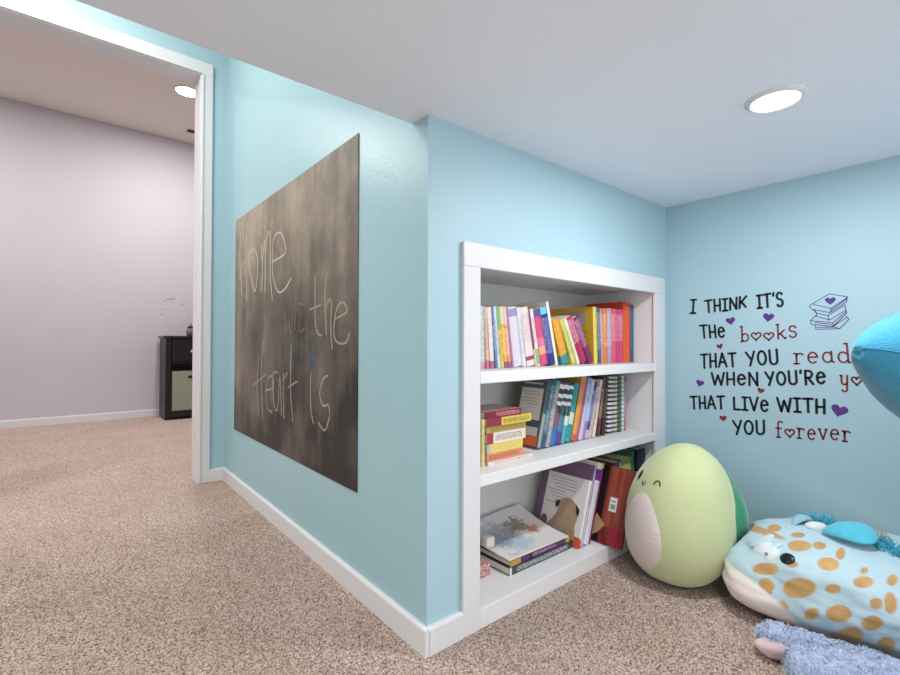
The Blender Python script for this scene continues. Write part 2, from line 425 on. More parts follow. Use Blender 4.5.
CHALK={
  'home': [[(2.327, 1.223), (2.341, 1.148), (2.33, 1.053), (2.3, 0.923)], [(2.22, 1.255), (2.242, 1.147), (2.239, 1.019), (2.218, 0.891)], [(2.348, 1.008), (2.317, 1.051), (2.228, 1.089), (2.157, 1.119)], [(2.145, 1.117), (2.204, 1.082), (2.165, 0.996), (2.106, 0.926), (2.074, 0.986), (2.076, 1.071), (2.122, 1.113), (2.145, 1.117)], [(2.022, 1.112), (2.009, 1.013), (2.014, 0.918)], [(2.01, 1.041), (1.981, 1.126), (1.972, 1.022), (1.972, 0.914)], [(1.973, 1.07), (1.941, 1.152), (1.911, 1.12), (1.908, 0.981), (1.882, 0.871)], [(1.889, 1.025), (1.746, 1.037), (1.755, 1.087), (1.8, 1.126), (1.863, 1.119), (1.886, 1.057), (1.873, 0.958), (1.813, 0.898), (1.743, 0.904), (1.682, 0.937)]] ,
  'where': [[(1.75, 0.823), (1.733, 0.733), (1.704, 0.788), (1.681, 0.73), (1.658, 0.834)], [(1.64, 0.865), (1.642, 0.743)], [(1.643, 0.785), (1.612, 0.837), (1.566, 0.834)], [(1.605, 0.82), (1.597, 0.742), (1.558, 0.749)]] ,
  'the': [[(1.468, 0.926), (1.465, 0.778), (1.447, 0.734), (1.421, 0.725)], [(1.508, 0.813), (1.426, 0.822)], [(1.383, 0.916), (1.392, 0.846), (1.386, 0.775), (1.38, 0.726)], [(1.395, 0.802), (1.36, 0.835), (1.344, 0.82), (1.348, 0.751), (1.337, 0.68)], [(1.323, 0.773), (1.25, 0.788), (1.245, 0.805), (1.269, 0.822), (1.298, 0.812), (1.318, 0.782), (1.327, 0.737), (1.312, 0.707), (1.268, 0.698), (1.239, 0.707), (1.226, 0.728)]] ,
  'heart': [[(2.047, 0.643), (2.065, 0.503), (2.04, 0.387)], [(1.985, 0.712), (2.013, 0.575), (1.987, 0.387)], [(2.121, 0.513), (1.951, 0.572)], [(1.959, 0.504), (1.863, 0.525), (1.873, 0.563), (1.921, 0.56), (1.949, 0.492), (1.928, 0.434), (1.879, 0.426)], [(1.818, 0.585), (1.864, 0.576), (1.862, 0.48), (1.815, 0.44), (1.791, 0.574), (1.771, 0.427)], [(1.757, 0.582), (1.745, 0.417)], [(1.756, 0.557), (1.715, 0.59)], [(1.676, 0.693), (1.681, 0.532), (1.655, 0.417)], [(1.706, 0.536), (1.62, 0.563)]] ,
  'is': [[(1.499, 0.606), (1.498, 0.492), (1.477, 0.435)], [(1.367, 0.597), (1.403, 0.585), (1.427, 0.536), (1.402, 0.502), (1.36, 0.506), (1.357, 0.466), (1.389, 0.424), (1.432, 0.441)]] ,
}
BLUE= [(1.5, 0.639)]
SPOTS= [((-0.257, 0.718, 0.647), (-0.286, -0.17, 0.209), (0.047, -0.026, 0.045)), ((-0.276, 0.553, 0.786), (0.01, -0.05, 0.038), (0.101, 0.018, 0.022)), ((-0.583, 0.302, 0.754), (0.028, -0.078, 0.053), (0.085, 0.02, 0.06)), ((-0.517, 0.177, 0.838), (0.017, -0.043, 0.02), (0.068, 0.014, 0.039)), ((-0.742, 0.078, 0.666), (0.029, -0.067, 0.04), (0.068, 0.016, 0.073)), ((-0.809, 0.304, 0.504), (0.004, -0.041, 0.031), (0.032, 0.008, 0.047)), ((-0.829, 0.495, 0.261), (-0.024, -0.093, 0.095), (0.035, 0.003, 0.104)), ((-0.879, 0.473, -0.05), (-0.027, -0.046, 0.054), (0.004, 0.022, 0.152)), ((-0.953, 0.263, 0.15), (-0.015, -0.116, 0.124), (0.029, 0.003, 0.186)), ((-0.938, 0.028, 0.345), (0.013, -0.051, 0.042), (0.031, -0.001, 0.084)), ((-0.81, -0.147, 0.567), (0.031, -0.057, 0.03), (0.052, 0.001, 0.074)), ((-0.959, 0.159, -0.236), (-0.022, -0.049, 0.052), (-0.033, -0.005, 0.122)), ((-0.998, -0.015, -0.063), (-0.003, -0.085, 0.072), (-0.01, -0.0, 0.161)), ((-0.917, -0.238, 0.321), (0.021, -0.036, 0.034), (0.028, 0.007, 0.085)), ((-0.871, -0.312, 0.38), (0.023, -0.034, 0.025), (0.061, 0.012, 0.149)), ((-0.974, -0.222, -0.038), (0.012, -0.063, 0.072), (-0.005, -0.001, 0.143)), ((-0.794, -0.024, -0.608), (-0.173, -0.134, 0.224), (-0.198, -0.023, 0.263)), ((-0.884, -0.287, -0.368), (-0.009, -0.055, 0.067), (-0.055, -0.008, 0.133)), ((-0.686, -0.293, 0.666), (0.024, -0.025, 0.013), (0.055, 0.006, 0.061)), ((-0.904, 0.339, -0.261), (-0.018, -0.026, 0.026), (-0.016, 0.017, 0.078)), ((-0.567, 0.025, 0.824), (0.028, -0.026, 0.02), (0.097, 0.013, 0.066)), ((0.06, 0.998, -0.025), (0.365, 0.161, -0.166), (-0.343, -0.178, 0.339)), ((-0.698, -0.138, 0.703), (0.01, -0.021, 0.006), (0.039, -0.0, 0.038)), ((-0.39, 0.351, 0.851), (0.019, -0.047, 0.028), (0.066, 0.017, 0.024))]

CHIN=[(-0.657,0.752,0.05),(-0.879,0.456,-0.138),(-0.68,0.21,-0.703)]
M_DIR=(-0.673,0.521,0.525)
N_DIR=(-0.734,0.5,0.46)
E_DIR=(-0.765,0.341,0.546)
H_DIR=(-0.075,0.287,0.955)

# ------------------------------------------------------------------ built-in bookcase
S1T, S1B, S2T, S2B, S3T = .630, .5998, .3738, .3452, .0468
FX0, FX1, FIX0, FIX1, FZ, FIZ = .735, 1.745, .790, 1.671, .947, .8876
bc = thing('bookcase', 'white built-in bookcase with three shelves set into the blue wall', 'bookcase', (FX0, YB, 0))
def bpart(name, boxes, mat=M_SHELF):
    m_ = MB()
    for b in boxes: m_.box(b[0] - FX0, b[1] - FX0, b[2] - YB, b[3] - YB, b[4], b[5], b=b[6] if len(b) > 6 else 0)
    return m_.build(name, mat, bc)
yf = YB - T
bpart('frame_stile', [(FX0, FIX0, yf, YB - .0005, -.003, FIZ, .002)], M_TRIM)
bpart('frame_stile', [(FIX1, FX1, yf, YB - .0005, -.003, FIZ, .002)], M_TRIM)
bpart('frame_rail', [(FX0, FX1, yf, YB - .0005, FIZ, FZ, .002)], M_TRIM)
for zb, zt, nm in ((S1B, S1T, 'shelf'), (S2B, S2T, 'shelf'), (-.003, S3T, 'bottom_shelf')):
    o = bpart(nm, [(FIX0 + .0005, FIX1 - .0005, yf + .001, YB + .002, zb, zt, .002), (NX0 + .012, NX1 - .012, YB + .001, NY1 - .001, zb, zt)])
bpart('back_panel', [(NX0, NX1, NY1, NY1 + .012, 0, NZ1)])
bpart('side_panel', [(NX0 + .0005, NX0 + .012, YB + .001, NY1, 0, NZ1 - .0005)])
bpart('side_panel', [(NX1 - .012, NX1 - .0005, YB + .001, NY1, 0, NZ1 - .0005)])
bpart('top_panel', [(NX0, NX1, YB + .0205, NY1 + .012, NZ1, NZ1 + .012), (NX0 + .012, NX1 - .012, YB + .001, YB + .0205, NZ1 - .004, NZ1 - .0005)])

# ------------------------------------------------------------------ books
M_PAGES = None
def pages():
    g = G('page_edges'); v = g.obj((1, 1, 1))
    w = g.noise(900, 1, .5, v)
    g.set(g.mix(w, srgb(236, 230, 216), srgb(206, 198, 182)), .85, .1); return g.m
M_PAGES = pages()

_sp = {}
def mute(c, k=.13):
    m_ = sum(c) / 3
    return tuple(int(v_ * (1 - k) + m_ * k) for v_ in c)
def spine_mat(base, h, bands=(), ink=None, title=None, speck=None):
    """printed cover: plain ground, colour bands along the height, small illegible type, scattered print"""
    base = mute(base); bands = tuple((a, b_, mute(c_)) for a, b_, c_ in bands)
    key = (base, round(h, 3), tuple(bands), ink, title, speck)
    if key in _sp: return _sp[key]
    g = G('printed_cover')
    o = g.obj(); sep = g.n('ShaderNodeSeparateXYZ'); g.l(o, sep.inputs[0])
    z = g.math('DIVIDE', sep.outputs[2], h)
    col = srgb(*base)
    if speck:
        mp = g.obj((130, 130, 90)); col = g.mix(g.ramp(g.noise(1.0, 3, .6, mp), [(.46, (0, 0, 0, 1)), (.6, (.8, .8, .8, 1))]), col, srgb(*speck))
    for (z0, z1, rgb) in bands:
        mk = g.math('MULTIPLY', g.math('GREATER_THAN', z, z0), g.math('LESS_THAN', z, z1))
        col = g.mix(mk, col, srgb(*rgb))
    if ink and title:
        mk = g.math('MULTIPLY', g.math('GREATER_THAN', z, title[0]), g.math('LESS_THAN', z, title[1]))
        nz = g.noise(1.0, 2, .6, g.obj((420, 420, 260)))
        col = g.mix(g.math('MULTIPLY', g.math('MULTIPLY', mk, .6), g.math('GREATER_THAN', nz, .52)), col, srgb(*ink))
    g.set(col, .38, .45)
    _sp[key] = g.m
    return g.m

def standing_book(name, label, x0, y0, z0, t, h, d, lean, base, bands=(), ink=None, title=None, speck=None, cover=None, group=None, hard=False):
    """x0 is the lowest corner: left one when leaning left, right one when leaning right"""
    b = thing(name, label, 'book', (x0, y0, z0 + .0004), (0, R(lean), 0), group)
    o = 0.0 if lean <= 0 else -t
    tc = min(.0016 if not hard else .0026, t * .18); lip = .0025 if hard else .0
    ms = spine_mat(base, h, bands, ink, title, speck)
    mc = spine_mat(cover, h) if cover else ms
    m_ = MB()
    m_.box(o, o + tc, tc, d, 0, h, 1); m_.box(o + t - tc, o + t, tc, d, 0, h, 1)
    # softly rounded spine
    n = 6; arc = []
    bul = min(.0025, t * .16)
    for k in range(n + 1):
        u = k / n; arc.append((o + t * u, tc - bul * math.sin(math.pi * u) - tc * (1 if 0 < k < n else .3)))
    vs = [(x, y + bul, zz) for zz in (0, h) for (x, y) in arc] + [(o + t * k / n, tc + bul, zz) for zz in (0, h) for k in range(n + 1)]
    q = n + 1; fs = []
    for k in range(n): fs += [(k, k + 1, q + k + 1, q + k), (2 * q + k + 1, 2 * q + k, 3 * q + k, 3 * q + k + 1), (k, 2 * q + k, 2 * q + k + 1, k + 1), (q + k, q + k + 1, 3 * q + k + 1, 3 * q + k)]
    m_.add(vs, fs, 0)
    m_.build('cover', [ms, mc], b)
    m_ = MB(); m_.box(o + tc, o + t - tc, tc + bul + .0005, d - lip - .0004, lip + .0003, h - lip - .0005)
    m_.build('page_block', M_PAGES, b)
    return b, o

def corners(P, lean, t, h):
    th = R(lean); e = (math.cos(th), -math.sin(th)); u = (math.sin(th), math.cos(th))
    o = 0 if lean <= 0 else -t
    A = (P + o * e[0], o * e[1]); B = (A[0] + t * e[0], A[1] + t * e[1])
    return A, B, (B[0] + h * u[0], B[1] + h * u[1]), (A[0] + h * u[0], A[1] + h * u[1])
def pack(specs, start, limit):
    """specs: (t, h, lean); returns scale and the lowest-corner x of each so that none overlap"""
    def run(s):
        P = []; prev = None
        for (t, h, l) in specs:
            t = t * s
            c = corners(0, l, t, h)
            if prev is None: sh = start - min(c[0][0], c[0][0])
            else:
                pa, pb, pc, pd = prev
                # separation along the right face of the previous book
                dx, dz = pc[0] - pb[0], pc[1] - pb[1]
                s1 = max(pb[0] + dx * (q[1] - pb[1]) / dz - q[0] for q in c)
                dx, dz = c[3][0] - c[0][0], c[3][1] - c[0][1]
                s2 = max(q[0] - (c[0][0] + dx * (q[1] - c[0][1]) / dz) for q in prev)
                sh = min(s1, s2) + .0004
            prev = [(q[0] + sh, q[1]) for q in c]; P.append(sh)
        return P, max(q[0] for q in prev[:2])
    lo, hi = .3, 1.3
    for _ in range(40):
        mid = (lo + hi) / 2
        if run(mid)[1] > limit: hi = mid
        else: lo = mid
    return lo, run(lo)[0]

def shelf_row(rows, start, limit, zs, group):
    s, P = pack([(r[1], r[2], r[3]) for r in rows], start, limit)
    out = []
    for r, x in zip(rows, P):
        label, t, h, lean, y, d, base = r[:7]; kw = r[7] if len(r) > 7 else {}
        out.append(standing_book('book', label, x, y, zs, t * s, h, d, lean, base, group=group, **kw) + (t * s,))
    return out

TOP, MID, LOW = 'books on the top shelf', 'books on the middle shelf', 'books on the bottom shelf'
# ---- top shelf: thin picture books leaning left
rowA = [
 ('grey floral patterned book, first at the left end of the top shelf', .026, .172, -1.5, .926, .15, (176, 184, 184), dict(speck=(212, 212, 204), bands=((0, .1, (206, 150, 165)),))),
 ('thin peach spined book beside the grey floral book on the top shelf', .011, .170, -3, .926, .15, (226, 176, 158), dict(ink=(150, 90, 110), title=(.3, .8), bands=((0, .14, (196, 110, 140)),))),
 ('cream book between the thin peach and the thin blue books', .015, .171, -4.5, .926, .15, (226, 216, 206), dict(speck=(214, 190, 190), bands=((0, .12, (190, 90, 130)),))),
 ('very thin steel blue book near the left end of the top shelf', .008, .174, -6, .926, .15, (96, 122, 176), dict(ink=(200, 210, 230), title=(.3, .7))),
 ('pale blue white spine right of the thin steel blue book', .010, .174, -6.5, .926, .15, (198, 208, 224), dict(ink=(120, 130, 170), title=(.2, .8))),
 ('book with green upper and yellow lower spine on the top shelf', .013, .175, -7, .926, .15, (214, 196, 74), dict(bands=((.62, 1, (132, 178, 92)),), ink=(120, 100, 30), title=(.1, .55))),
 ('yellow orange spine beside the green and yellow book', .013, .175, -7.5, .926, .15, (226, 160, 74), dict(bands=((.72, 1, (214, 200, 190)), (0, .1, (150, 90, 130))), ink=(255, 225, 170), title=(.2, .65))),
 ('peach orange spine left of the thin mauve book', .013, .176, -8, .926, .15, (232, 142, 96), dict(bands=((.7, 1, (226, 190, 170)), (0, .1, (160, 90, 130))), ink=(255, 230, 200), title=(.2, .65))),
 ('thin mauve book left of the wide lilac grey spine', .007, .176, -8.5, .926, .15, (164, 120, 160), dict()),
 ('wide pale lilac grey spine with a lavender top on the top shelf', .036, .176, -9, .926, .15, (208, 198, 210), dict(bands=((.84, .97, (150, 140, 190)),), speck=(214, 206, 214))),
 ('pale blue and white spine right of the wide lilac grey one', .015, .177, -9.5, .926, .15, (206, 214, 222), dict(ink=(150, 160, 180), title=(.2, .8))),
 ('broad blush pink spine with a small red mark near its foot', .034, .178, -10.5, .926, .15, (226, 204, 204), dict(bands=((.1, .17, (176, 60, 80)),), speck=(236, 216, 204), ink=(180, 120, 150), title=(.4, .9))),
 ('thin plum edged book right of the blush pink spine', .007, .178, -11.5, .926, .15, (120, 66, 120), dict(bands=((0, .3, (196, 206, 176)),))),
 ('cream spine with green foot left of the hot pink book', .014, .177, -12, .926, .15, (226, 212, 206), dict(bands=((.03, .3, (150, 176, 110)),), ink=(190, 120, 120), title=(.4, .85))),
 ('hot pink rounded spine with yellow spots on the top shelf', .032, .174, -13, .926, .14, (214, 70, 122), dict(bands=((.88, 1, (98, 66, 150)), (.2, .34, (232, 164, 110))), ink=(250, 190, 200), title=(.3, .5))),
 ('navy book with pale lettering and a cyan top on the top shelf', .033, .184, -13.5, .926, .14, (42, 44, 128), dict(bands=((.88, 1, (98, 196, 224)),), ink=(186, 190, 236), title=(.2, .82))),
 ('cream covered book leaning on the right side of the navy book', .012, .205, -14, .926, .14, (232, 226, 204), dict()),
]
res = shelf_row(rowA, .864, 1.212, S1T, TOP)
t0 = standing_book('book', 'dark grey book standing behind the leaning row on the top shelf', .985, 1.09, S1T, .012, .20, .035, 0, (88, 80, 80), group=TOP)
rowB = [
 ('orange book dotted with black bees and a teal foot, leaning left', .030, .152, -20.5, .926, .13, (222, 152, 40), dict(bands=((0, .2, (60, 140, 140)),), speck=(232, 176, 60))),
 ('yellow green spine leaning next to the orange bee book', .017, .160, -25.5, .926, .13, (208, 204, 96), dict(ink=(140, 160, 60), title=(.2, .8))),
 ('cream spine leaning between the yellow green and crimson books', .012, .166, -27, .926, .13, (232, 222, 200), dict(ink=(180, 160, 120), title=(.2, .8))),
 ('crimson book with white print leaning left on the top shelf', .026, .171, -29, .926, .13, (184, 36, 84), dict(ink=(246, 214, 224), title=(.45, .95))),
 ('plum and pink book leaning left against the crimson one', .022, .175, -31, .926, .13, (124, 40, 96), dict(ink=(240, 190, 214), title=(.35, .95))),
]
resB = shelf_row(rowB, 1.234, 1.406, S1T, TOP)
rowC = [
 ('large yellow book with a grey title block on its cover', .020, .198, -2.5, .926, .185, (232, 188, 40), dict(bands=((0, 1, (236, 206, 96)),), cover=(222, 172, 36))),
 ('dark teal green spine right of the large yellow book', .019, .196, -2.5, .926, .15, (32, 110, 100), dict(ink=(190, 220, 214), title=(.25, .92))),
 ('rose pink spine right of the dark teal green one', .013, .194, -2.5, .926, .15, (220, 120, 150), dict(ink=(255, 225, 232), title=(.35, .9))),
 ('orange spine between the rose pink and lilac grey spines', .023, .195, -1.5, .926, .15, (226, 128, 44), dict(ink=(250, 220, 180), title=(.3, .9))),
 ('lilac grey spine right of the orange one on the top shelf', .023, .197, -1, .926, .15, (176, 150, 184), dict(ink=(236, 230, 240), title=(.3, .95))),
 ('coral pink spine, widest of the upright pink books', .027, .197, -.5, .926, .15, (226, 84, 112), dict(ink=(255, 200, 210), title=(.4, .9))),
 ('raspberry spine right of the coral pink one', .020, .197, 0, .926, .15, (206, 56, 106), dict(ink=(250, 200, 220), title=(.4, .9))),
 ('magenta spine beside the tall orange book', .020, .197, 0, .926, .15, (216, 66, 124), dict(ink=(250, 210, 225), title=(.4, .9))),
 ('tall orange red book, largest at the right of the top shelf', .046, .226, .6, .926, .158, (232, 88, 36), dict(cover=(222, 62, 34), bands=((.93, 1, (222, 62, 34)),))),
 ('thin dark blue book at the right end of the top shelf', .022, .218, .6, .926, .158, (34, 78, 122), dict(bands=((.6, .98, (40, 90, 140)),), ink=(80, 130, 170), title=(.2, .9))),
]
resC = shelf_row(rowC, 1.412, 1.674, S1T, TOP)
# printed title block and text lines on the cover of the large yellow book (left face)
def face_panel(book, o, name, y0, y1, z0, z1, rgb, lift=.0004, label=None):
    m_ = MB(); m_.box(o - lift, o - lift * .1, y0, y1, z0, z1)
    p = m_.build(name, plain(rgb, .5, .05), book)
    if label: p['label'] = label
    return p
b, o, t_ = resC[0]
face_panel(b, o, 'title_block', .03, .150, .135, .180, (168, 160, 166), label='grey title block')
m_ = MB()
for k in range(7): m_.box(o - .0004, o - .00005, .03, .03 + .11 * (0.7 + .3 * ((k * 7) % 3) / 2), .118 - k * .008, .1195 - k * .008)
m_.build('printed_text', plain((150, 110, 40), .5), b)
b, o, t_ = resB[0]
m_ = MB()
for (yy, zz) in ((.03, .1), (.075, .06), (.03, .045), (.1, .1), (.09, .03), (.05, .125)):
    pts = [(o - .0004, yy + .005 * math.cos(a), zz + .004 * math.sin(a)) for a in [2 * math.pi * k / 10 for k in range(10)]]
    m_ = MB(); m_.poly(pts, (.00035, 0, 0)); m_.build('bee_print', plain((30, 28, 30), .5), b)


# ---- middle shelf, standing books leaning right
BW = (232, 232, 236)
rowD = [
 ('large slate green book with a cream panel on its cover', .019, .216, 15, .930, .115, (70, 92, 96), dict(cover=(76, 92, 92), bands=((.02, .5, (150, 150, 156)),))),
 ('dark teal blue spine beside the slate green book', .019, .218, 15.5, .930, .13, (40, 86, 116), dict(ink=(190, 220, 230), title=(.2, .9))),
 ('patchwork cream and grey spine right of the dark teal blue one', .019, .212, 16, .930, .13, (150, 148, 146), dict(speck=(206, 190, 170), bands=((.9, 1, (80, 170, 170)),))),
 ('dark spined series book with white bars and a bright blue foot', .024, .208, 16, .930, .13, (44, 46, 58), dict(bands=((0, .28, (40, 110, 190)), (.28, .5, (130, 80, 110)), (.62, .68, BW), (.74, .8, BW), (.88, .95, BW)), speck=(90, 100, 110))),
 ('dark spined series book with white bars and a purple foot', .027, .204, 16, .930, .13, (42, 44, 56), dict(bands=((0, .2, (90, 60, 140)), (.2, .45, (70, 130, 150)), (.62, .68, BW), (.74, .8, BW), (.88, .95, BW)), speck=(80, 110, 120))),
 ('dark spined series book with white bars and a teal foot', .020, .200, 16, .930, .13, (44, 52, 62), dict(bands=((0, .3, (70, 170, 176)), (.3, .45, (210, 220, 220)), (.62, .68, BW), (.74, .8, BW), (.9, .95, BW)), speck=(80, 140, 130))),
 ('teal book in front of the tall orange yellow cover', .029, .196, 16, .930, .13, (40, 140, 150), dict(speck=(70, 170, 176), bands=((.3, .5, (200, 214, 190)),), cover=(30, 90, 80))),
 ('tall orange yellow book leaning on the middle shelf', .027, .222, 17, .930, .15, (230, 150, 66), dict(cover=(196, 152, 50), bands=((0, .1, (210, 90, 60)), (.75, .9, (222, 120, 110))))),
 ('thin magenta spine right of the tall orange yellow book', .011, .214, 17, .930, .13, (180, 66, 120), dict()),
 ('light sky blue spine between magenta and lavender spines', .019, .214, 17, .930, .13, (128, 168, 212), dict(bands=((0, .4, (190, 190, 220)),), ink=(230, 236, 245), title=(.4, .9))),
 ('lavender white spine left of the royal blue one', .016, .206, 17.5, .930, .13, (206, 206, 226), dict(bands=((0, .3, (170, 120, 170)),), ink=(120, 120, 170), title=(.3, .9))),
 ('royal blue spine leaning on the middle shelf', .016, .198, 17.5, .930, .13, (52, 76, 160), dict(bands=((.9, 1, (34, 40, 110)), (0, .15, (190, 180, 200))), ink=(200, 210, 240), title=(.3, .85))),
 ('short beige spine right of the royal blue one', .015, .180, 17, .930, .13, (206, 186, 170), dict(ink=(140, 110, 100), title=(.1, .9))),
 ('thin white spine left of the red brown book on the middle shelf', .014, .202, 14, .930, .13, (220, 212, 206), dict(ink=(150, 120, 120), title=(.2, .9))),
 ('red brown spine left of the dark brown one', .014, .208, 10, .930, .13, (120, 52, 46), dict(ink=(210, 180, 160), title=(.3, .8))),
 ('dark brown spine left of the checked black and white books', .020, .208, 7, .930, .13, (54, 38, 36), dict(ink=(140, 110, 90), title=(.3, .8))),
]
_chk = lambda a, b_, n: dict(bands=tuple(((k + .15) / n, (k + .6) / n, b_) for k in range(n)))
rowD += [
 ('black and white barred spine, first of the upright series at right', .031, .206, 2.5, .930, .13, (216, 214, 216), dict(bands=tuple(((k + .1) / 13, (k + .58) / 13, (44, 42, 46)) for k in range(13)))),
 ('brown and white barred spine left of the green barred one', .025, .205, 1, .930, .13, (206, 200, 200), dict(bands=tuple(((k + .1) / 13, (k + .55) / 13, (96, 64, 62)) for k in range(13)))),
 ('green and black barred spine in the upright series', .026, .206, .5, .930, .13, (70, 128, 52), dict(bands=tuple(((k + .1) / 13, (k + .55) / 13, (40, 66, 40)) for k in range(13)))),
 ('grey white spine right of the green barred one', .019, .206, .5, .930, .13, (206, 204, 212), dict(bands=tuple(((k + .2) / 13, (k + .5) / 13, (150, 146, 160)) for k in range(13)))),
 ('thin mauve spine at the right end of the middle shelf', .011, .204, .5, .930, .13, (170, 130, 160), dict(bands=((.9, 1, (70, 60, 80)), (0, .2, (190, 90, 90))))),
]
resD = shelf_row(rowD, 1.112, 1.625, S2T, MID)
b, o, t_ = resD[0]
face_panel(b, o, 'cover_panel', .012, .100, .085, .185, (222, 212, 202), label='cream panel')
for k_, (zz, ww) in enumerate(((.172, .07), (.163, .06), (.150, .08), (.141, .075), (.132, .05))): face_panel(b, o, 'printed_text', .022, .022 + ww, zz, zz + .0022, (170, 160, 164), .0006)
face_panel(b, o, 'title_block', .018, .094, .198, .203, (190, 204, 200), .0006)
face_panel(b, o, 'cover_picture', .010, .105, .035, .062, (196, 192, 190), label='white strip')
face_panel(b, o, 'cover_picture', .006, .112, .004, .034, (224, 104, 60), label='orange strip')
# ---- middle shelf: flat stack at the left
def lying_book(name, label, x0, x1, y0, d, z0, t, base, bands=(), ink=None, title=None, group=None, cover=None, rz=0, speck=None):
    """spine along X facing the room; bands run along the spine"""
    L = x1 - x0; base = mute(base, .22); bands = tuple((a, b_, mute(c_, .2)) for a, b_, c_ in bands)
    b = thing(name, label, 'book', (x0, y0, z0 + .0003), (0, 0, R(rz)), group)
    g = G('printed_cover'); o_ = g.obj(); sep = g.n('ShaderNodeSeparateXYZ'); g.l(o_, sep.inputs[0])
    u = g.math('DIVIDE', sep.outputs[0], L); col = srgb(*base)
    for (a, c_, rgb) in bands:
        col = g.mix(g.math('MULTIPLY', g.math('GREATER_THAN', u, a), g.math('LESS_THAN', u, c_)), col, srgb(*rgb))
    if ink and title:
        mk = g.math('MULTIPLY', g.math('GREATER_THAN', u, title[0]), g.math('LESS_THAN', u, title[1]))
        zz = g.math('DIVIDE', sep.outputs[2], t)
        mk = g.math('MULTIPLY', mk, g.math('MULTIPLY', g.math('GREATER_THAN', zz, .2), g.math('LESS_THAN', zz, .8)))
        col = g.mix(g.math('MULTIPLY', g.math('MULTIPLY', mk, .75), g.math('GREATER_THAN', g.noise(1, 2, .6, g.obj((300, 400, 210))), .5)), col, srgb(*ink))
    g.set(col, .4, .45)
    mc = spine_mat(cover, 1.0) if cover else g.m
    tc = min(.0018, t * .16)
    m_ = MB(); m_.box(0, L, tc, d, 0, tc, 1); m_.box(0, L, tc, d, t - tc, t, 1); m_.box(0, L, 0, tc, 0, t, 0)
    m_.build('cover', [g.m, mc], b)
    m_ = MB(); m_.box(.0015, L - .0015, tc + .0003, d - .0015, tc + .0002, t - tc - .0002); m_.build('page_block', M_PAGES, b)
    return b
z = S2T
lying_book('magazine', 'white magazine at the bottom of the flat stack on the middle shelf', .868, 1.048, .893, .12, z, .0085, (222, 206, 198), ((0, 1, (226, 214, 206)),), (180, 70, 50), (.1, .9), MID, (214, 206, 200))
lying_book('book', 'orange book with dark lettering low in the flat stack', .868, 1.012, .897, .115, z + .009, .0205, (230, 132, 92), (), (150, 50, 40), (.05, .9), MID, (226, 120, 70))
lying_book('book', 'bright yellow book above the orange one in the flat stack', .868, 1.010, .897, .115, z + .030, .0255, (232, 208, 88), ((0, .1, (170, 180, 190)),), (210, 180, 110), (.15, .9), MID, (226, 190, 60))
lying_book('book', 'white spined book with a red end in the flat stack', .866, 1.022, .896, .118, z + .056, .0285, (226, 216, 206), ((0, .16, (176, 50, 60)), (.97, 1, (220, 190, 90))), (120, 96, 90), (.2, .9), MID, (60, 44, 46))
lying_book('book', 'olive yellow book under the yellow and red one in the flat stack', .866, 1.022, .897, .118, z + .085, .0175, (186, 158, 66), (), (120, 96, 40), (.1, .95), MID, (150, 126, 60))
lying_book('book', 'yellow book with a dark red end near the top of the flat stack', .862, 1.042, .893, .118, z + .103, .0215, (232, 200, 66), ((0, .32, (150, 44, 66)),), (70, 56, 40), (.36, .95), MID, (180, 160, 80))
lying_book('book', 'maroon book on top of the flat stack', .858, 1.000, .895, .115, z + .125, .0185, (142, 34, 52), (), (226, 150, 160), (.3, .95), MID, (196, 160, 156))
standing_book('book', 'thin pale yellow book standing at the left end of the middle shelf', .846, .893, S2T, .011, .125, .12, 0, (222, 204, 120), ink=(150, 140, 70), title=(.1, .9), group=MID)

# ---- bottom shelf
rowE = [
 ('white picture book with a pug on its cover, standing on the bottom shelf', .016, .212, 18.5, .885, .165, (232, 232, 234), dict(cover=(216, 214, 212), bands=((0, .12, (210, 70, 40)),))),
 ('tall lilac and purple book behind the pug book', .015, .258, 18.5, .885, .200, (176, 160, 200), dict(cover=(118, 88, 124), bands=((.05, .5, (206, 200, 222)),))),
 ('white spined book with a purple band right of the lilac book', .030, .262, 19, .885, .19, (226, 224, 230), dict(bands=((.78, .92, (110, 44, 130)),), ink=(190, 180, 200), title=(.5, .76))),
 ('thin purple and yellow edged book left of the red brown album', .011, .262, 19, .885, .19, (120, 40, 110), dict(bands=((.93, 1, (226, 180, 90)),))),
]
resE = shelf_row(rowE, 1.257, 1.325, S3T, LOW)
b, o, t_ = resE[0]
m_ = MB()
for k in range(9): m_.box(o - .0004, o - .00005, .045 if k < 4 else .085, .158 - .012 * ((k * 5) % 4), .196 - k * .0105, .1975 - k * .0105)
m_.build('printed_text', plain((90, 90, 96), .5), b)
def flat_shape(book, o, name, pts, rgb, lift=.0006, label=None):
    m_ = MB(); m_.poly([(o - lift, y, z) for (y, z) in pts], (lift * .9, 0, 0)); p = m_.build(name, plain(rgb, .55, .08), book)
    if label: p['label'] = label
pug = [(.128, .005), (.030, .005), (.022, .03), (.026, .06), (.022, .085), (.028, .112), (.044, .133), (.066, .140), (.088, .133), (.1, .112), (.104, .085), (.118, .06), (.138, .035)]
flat_shape(b, o, 'pug_picture', [(p.x, p.y) for p in smooth_path(pug, 4)], (168, 142, 118), label='tan pug drawing')
flat_shape(b, o, 'pug_ear', [(.096, .128), (.116, .118), (.112, .098), (.102, .104)], (48, 42, 42), .0009)
flat_shape(b, o, 'pug_ear', [(.036, .128), (.018, .112), (.020, .090), (.030, .100)], (48, 42, 42), .0009)
flat_shape(b, o, 'pug_picture', [(.150 + .014 * math.cos(a), .045 + .022 * math.sin(a)) for a in [2 * math.pi * k / 16 for k in range(16)]], (120, 98, 82), .0005)
flat_shape(b, o, 'cover_corner', [(.0, .0), (.0, .03), (.03, .03), (.03, .0)], (214, 84, 44), .0003)
